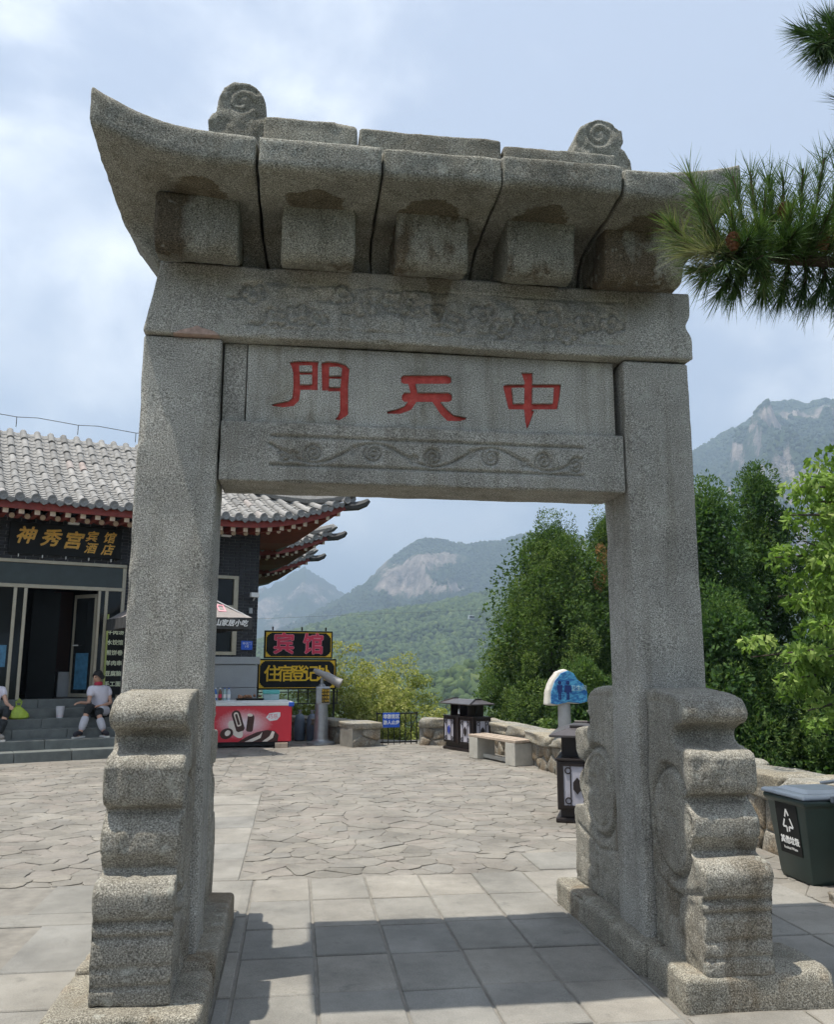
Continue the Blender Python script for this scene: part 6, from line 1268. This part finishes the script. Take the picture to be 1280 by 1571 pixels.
# ------------------------------------------------------------------ land: one sheet out to the mountains
CX, CY = -0.02, -4.72
L1 = [(-60, 0.03), (-30, 0.045), (-10.6, 0.0637), (-6.6, 0.0763), (-2.65, 0.0852), (-1.17, 0.097), (0.44, 0.1143), (1.41, 0.1039), (3.31, 0.0813), (6.26, 0.0451), (12, 0.02), (60, 0.0)]
L2 = [(-60, 0.0), (-8, 0.01), (-3.16, 0.0255), (-0.23, 0.0482), (1.89, 0.0674), (3.31, 0.0813), (4.48, 0.096), (5.79, 0.1201), (6.67, 0.1334), (7.99, 0.1484), (8.88, 0.1508), (10.21, 0.1452), (11.54, 0.1404), (13.31, 0.1464), (14.64, 0.1523), (17.26, 0.1554), (21.51, 0.1418), (25.57, 0.1169), (40, 0.05), (60, 0.02)]
L3 = [(-60, 0.0), (-6.44, 0.0141), (-2.53, 0.0255), (0.63, 0.0408), (3.64, 0.0563), (6.25, 0.0618), (8.44, 0.068), (10.63, 0.0757), (13.48, 0.0869), (15.88, 0.0965), (19.32, 0.1048), (23.48, 0.0957), (40, 0.06), (60, 0.03)]
L4 = [(-60, -0.05), (-2.19, -0.0401), (2.02, -0.0367), (4.58, -0.0309), (7.15, -0.022), (8.88, -0.0145), (10.61, -0.0071), (13.2, 0.0079), (17.06, 0.0227), (30, 0.03), (60, 0.0)]
R1 = [(-60, 0.0), (10, 0.03), (17.21, 0.1207), (20.72, 0.1652), (23.79, 0.2168), (26.76, 0.2442), (28.02, 0.2561), (29.25, 0.2671), (30.49, 0.2824), (31.32, 0.2929), (32.67, 0.2944), (33.59, 0.2863), (34.53, 0.2885), (35.78, 0.2809), (39.17, 0.2563), (42.24, 0.2206), (55, 0.12), (80, 0.05)]
az = np.unique(np.concatenate([np.arange(-180, -40, 2.0), np.arange(-40, -6, 0.5), np.arange(-6, 24, 0.115), np.arange(24, 40, 0.13), np.arange(40, 70, 1.0), np.arange(70, 181, 2.0)])); az[-1] = 180
rad = np.unique(np.concatenate([[0.0, 8, 14], np.geomspace(20, 300, 26), np.linspace(310, 700, 30), np.linspace(712, 1300, 52), np.linspace(1320, 2150, 84), np.linspace(2180, 3300, 44), np.geomspace(3400, 9000, 10)]))
A_, R__ = np.meshgrid(az, rad, indexing='ij'); AR = np.radians(A_)
def prof(tab, a): return np.interp(a, [t[0] for t in tab], [t[1] for t in tab])
def layer(tab, r0, w0, start, seed, rough, pw=1.3):
    """a ridge whose skyline follows the table of azimuth and slope"""
    D_ = np.stack([np.sin(AR) * R__, np.cos(AR) * R__, R__ * 0], -1).reshape(-1, 3)
    rc = r0 * (1 + 0.05 * vnoise(np.stack([A_.ravel() * 0.12, A_.ravel() * 0, A_.ravel() * 0], -1), 1.0, seed).reshape(A_.shape))
    Hh = prof(tab, A_) * rc + 1.6; base = -70.0
    t = np.clip((R__ - start) / (rc - start), 0, 1); up = base + (Hh - base) * t ** pw; dn = Hh - (R__ - rc) * w0
    z = np.where(R__ < rc, up, dn)
    # gullies and crags fade out towards the skyline so that the skyline keeps its shape
    g = fbm(D_ / r0, 9.0, seed + 3, 5, 0.55).reshape(A_.shape); rg = 1 - np.abs(fbm(D_ / r0, 16.0, seed + 7, 4, 0.5).reshape(A_.shape)) * 2
    far = np.clip(np.abs(R__ - rc) / (0.16 * rc), 0.07, 1)
    zr = z + (g * 0.5 + rg * 0.5 - 0.38) * rough * far * np.clip((z - base) / 120, 0, 1)
    sky_n = (0.0016 if rough < 100 else 0.0042) * vnoise(np.stack([A_.ravel() * 2.2, R__.ravel() * 0, R__.ravel() * 0], -1), 1.0, seed + 9).reshape(A_.shape) + (0.0010 if rough < 100 else 0.0030) * vnoise(np.stack([A_.ravel() * 6.5, R__.ravel() * 0, R__.ravel() * 0], -1), 1.0, seed + 19).reshape(A_.shape)
    return np.minimum(zr, 1.6 + (prof(tab, A_) + sky_n) * R__)
z = -2.2 - 66 * (1 - np.exp(-np.maximum(R__ - 22, 0) / 150.0)); z = np.where(R__ < 13, -0.7, z)
near = np.clip((R__ - 13) / 9, 0, 1); z = np.where(R__ < 22, -0.7 - 1.5 * near, z)
bk = np.clip((np.abs(A_) - 75) / 30, 0, 1); z = z * (1 - bk) + bk * (-0.7 - 0.01 * R__)
front = (np.abs(A_) < 100)
lay = {'L4': layer(L4, 380, 0.35, 150, 1, 10, 0.9), 'L3': layer(L3, 1050, 0.30, 420, 2, 34, 1.0), 'L2': layer(L2, 2000, 0.35, 950, 3, 230, 1.45), 'L1': layer(L1, 3000, 0.3, 2000, 4, 300, 1.2), 'R1': layer(R1, 1900, 0.3, 700, 5, 330, 1.25)}
which = np.zeros(A_.shape); hz = z.copy()
for i, k in enumerate(('L4', 'L3', 'L2', 'L1', 'R1')):
    m = (lay[k] > hz) & front & (R__ > 100); which[m] = i + 1; hz[m] = lay[k][m]
fade = np.clip((100 - np.abs(A_)) / 30, 0, 1); hz = np.where(R__ > 100, z + (hz - z) * fade, hz)
X = CX + np.sin(AR) * R__; Yy = CY + np.cos(AR) * R__; V = np.stack([X, Yy, hz], -1)
nr = len(rad); idx = np.arange(V.shape[0] * nr).reshape(-1, nr)
F = np.stack([idx[:-1, :-1], idx[:-1, 1:], idx[1:, 1:], idx[1:, :-1]], -1).reshape(-1, 4)
# where bare rock shows: steep upper crags of the far mountains
dzr = np.gradient(hz, axis=1) / np.maximum(np.gradient(R__, axis=1), 1e-3); dza = np.gradient(hz, axis=0) / np.maximum(np.gradient(AR, axis=0) * np.maximum(R__, 1), 1e-3); slope = np.hypot(dzr, dza)
D3 = V.reshape(-1, 3); nz = fbm(D3 / 2000.0, 11.0, 77, 5, 0.6).reshape(A_.shape)
tanel = (hz - 1.6) / np.maximum(R__, 1)
c1 = np.exp(-((A_ - 6.7) / 3.2) ** 2 - ((tanel - 0.108) / 0.036) ** 2) * 0.92 + np.exp(-((A_ - 10.0) / 1.6) ** 2 - ((tanel - 0.088) / 0.010) ** 2) * 0.95 + np.exp(-((A_ - 11) / 2.0) ** 2 - ((tanel - 0.125) / 0.012) ** 2) * 0.6
rock = np.where(which == 3, c1 + 0.95 * nz + 0.10 * (slope - 0.6), np.where(which == 5, 0.33 + 1.1 * nz + 0.2 * (slope - 0.8), np.where(which == 4, 0.62 + 0.9 * nz, 0.25 * nz - 0.1)))
rock = np.clip(rock, 0, 1)
lm = NT('hill_land'); at_ = lm.n('ShaderNodeAttribute'); at_.attribute_name = 'tint'
vw = lm.vec(kind='World'); ff = lm.noise(0.045, 4, 0.65, vw); gcol = lm.ramp(ff, [(0.32, (0.012, 0.022, 0.009)), (0.5, (0.026, 0.044, 0.014)), (0.68, (0.050, 0.072, 0.022))])
gcol = lm.mix(1.0, gcol, lm.ramp(lm.noise(0.15, 3, 0.6, vw), [(0.3, 0.6), (0.7, 1.35)]), 'MULTIPLY')
rv = lm.vec((0.06, 0.06, 0.012), 'World'); rcol = lm.ramp(lm.noise(1.0, 6, 0.7, rv), [(0.32, (0.06, 0.055, 0.048)), (0.5, (0.22, 0.185, 0.155)), (0.68, (0.40, 0.335, 0.275))])
n1 = lm.noise(0.022, 5, 0.7, vw); n2 = lm.noise(0.09, 5, 0.75, lm.vec((1, 1, 0.4), 'World')); msk = lm.mul(lm.mul(at_.outputs['Fac'], 0.55), lm.mul(lm.mul(n1, 0.45), lm.mul(n2, 0.60), 'ADD'), 'ADD'); msk = lm.ramp(msk, [(0.885, 0.0), (0.965, 1.0)])
HILL = lm.fin(lm.mix(msk, gcol, rcol), 0.95, 0, 0.1); lm.bump(lm.mix(0.5, lm.noise(0.10, 4, 0.7, vw), lm.noise(0.02, 4, 0.7, vw)), 1.0, 14.0)
me = fast_mesh('terrain', D3, F, HILL, rock.ravel()); me.shade_smooth(); tag(link('terrain', me), kind='structure')
# woods on the slopes: thousands of crowns as one mass for each hill
phi = (1 + 5 ** 0.5) / 2; ICO = np.array([(-1, phi, 0), (1, phi, 0), (-1, -phi, 0), (1, -phi, 0), (0, -1, phi), (0, 1, phi), (0, -1, -phi), (0, 1, -phi), (phi, 0, -1), (phi, 0, 1), (-phi, 0, -1), (-phi, 0, 1)]) / 1.902
ICF = np.array([(0, 11, 5), (0, 5, 1), (0, 1, 7), (0, 7, 10), (0, 10, 11), (1, 5, 9), (5, 11, 4), (11, 10, 2), (10, 7, 6), (7, 1, 8), (3, 9, 4), (3, 4, 2), (3, 2, 6), (3, 6, 8), (3, 8, 9), (4, 9, 5), (2, 4, 11), (6, 2, 10), (8, 6, 7), (9, 8, 1)])
def subdiv(Vs, Fs):
    Vs = list(map(tuple, Vs)); ca = {}; out = []
    def mid(a, b):
        k = (min(a, b), max(a, b))
        if k not in ca: p = np.array(Vs[a]) + np.array(Vs[b]); p /= np.linalg.norm(p); ca[k] = len(Vs); Vs.append(tuple(p))
        return ca[k]
    for a, b, c in Fs: x, y, q = mid(a, b), mid(b, c), mid(c, a); out += [(a, x, q), (b, y, x), (c, q, y), (x, y, q)]
    return np.array(Vs), np.array(out)
IC2, IF2 = subdiv(ICO, ICF)
WOODM = leaf_mat('wood_crowns', [(0.020, 0.040, 0.014), (0.042, 0.072, 0.020), (0.070, 0.105, 0.028), (0.105, 0.135, 0.042)], trans=0.0)
WOODD = leaf_mat('mountain_crowns', [(0.012, 0.024, 0.010), (0.024, 0.042, 0.014), (0.042, 0.064, 0.020), (0.066, 0.086, 0.030)], trans=0.0)
def woods(name, n, a0, a1, r0, r1, size, seed, ico, icf, keep):
    rng = np.random.default_rng(seed); a = a0 + (a1 - a0) * rng.random(n); r = np.sqrt(r0 ** 2 + (r1 ** 2 - r0 ** 2) * rng.random(n))
    ia = np.clip(np.searchsorted(az, a), 1, len(az) - 1); ir = np.clip(np.searchsorted(rad, r), 1, nr - 1)
    ta = (a - az[ia - 1]) / (az[ia] - az[ia - 1]); trr = (r - rad[ir - 1]) / (rad[ir] - rad[ir - 1])
    zz = (hz[ia - 1, ir - 1] * (1 - trr) + hz[ia - 1, ir] * trr) * (1 - ta) + (hz[ia, ir - 1] * (1 - trr) + hz[ia, ir] * trr) * ta
    ok = np.isin(which[ia, ir], keep) & (rock[ia, ir] < 0.50); a, r, zz = a[ok], r[ok], zz[ok]; n = len(a)
    s = size * (0.55 + 0.75 * rng.random(n)); C = np.stack([CX + np.sin(np.radians(a)) * r, CY + np.cos(np.radians(a)) * r, zz + s * 0.35], -1)
    m = len(ico); Vv = ico[None] * s[:, None, None] * (1 + 0.30 * rng.normal(size=(n, m, 1))) * np.array([1, 1, 1.05]) + C[:, None, :]
    Ff = (icf[None] + (np.arange(n) * m)[:, None, None]).reshape(-1, 3); t = np.clip(0.42 + 0.22 * rng.normal(size=n), 0, 1)
    me = fast_mesh(name, Vv.reshape(-1, 3), Ff, WOODD if r1 > 1500 else WOODM, np.repeat(t, m)); me.shade_smooth()
    return link(name, me)
tag(woods('hill_wood', 20000, -3, 19, 480, 1080, 2.9, 1, ICO, ICF, (2,)), 'green wood covering the slope below the rocky peak', 'wood', kind='stuff')
tag(woods('valley_wood', 3600, -3, 20, 130, 420, 2.3, 2, IC2, IF2, (0, 1)), 'nearer pale green wood filling the valley behind the shrubs', 'wood', kind='stuff')
tag(woods('mountain_wood', 20000, -3, 19, 1150, 2080, 3.6, 3, ICO, ICF, (3,)), 'dark wood on the rocky peak seen through the gateway', 'wood', kind='stuff')
tag(woods('ridge_wood', 24000, 24, 38, 900, 1960, 3.6, 4, ICO, ICF, (5,)), 'blue green wood on the mountain at the right', 'wood', kind='stuff')
# cable car over the valley
CC = thing('cable_car', (101.6, 488.7, 28.0), R_(20), 'tiny cable car gondola hanging above the wooded slope', 'cable car')
GD = simple('gondola_grey', (0.30, 0.34, 0.36), 0.4); MB().box(-1.9, 1.9, -1.1, 1.1, 0, 2.6, top=(0.25, 0.2)).build('cabin', GD, CC, bevel=0.3); MB().box(-1.6, 1.6, -1.12, -1.0, 1.1, 2.0).build('window', GLASS, CC); MB().tube([(0, 0, 2.6), (0.3, 0, 5.6)], 0.15, 6).build('hanger', BLACK, CC)
cb = MB().tube([(-330, 520, 16), (-60, 500, 26), (101.9, 488.7, 33.6), (330, 470, 50)], 0.09, 5).build('cable', BLACK); tag(cb, 'thin cable car rope crossing the valley', 'cable')
# ------------------------------------------------------------------ haze
hm = bpy.data.materials.new('haze_air'); hm.use_nodes = True; ht = hm.node_tree; ht.nodes.clear(); ho = ht.nodes.new('ShaderNodeOutputMaterial'); hv = ht.nodes.new('ShaderNodeVolumePrincipled')
hv.inputs['Color'].default_value = (0.58, 0.77, 1.0, 1); hv.inputs['Density'].default_value = HAZE; hv.inputs['Anisotropy'].default_value = 0.2; ht.links.new(hv.outputs[0], ho.inputs['Volume'])
mb = MB().box(-9500, 9500, -9500, 9500, -180, 640); tag(mb.build('haze', hm), kind='stuff')

bpy.data.scenes.remove(TMPS)
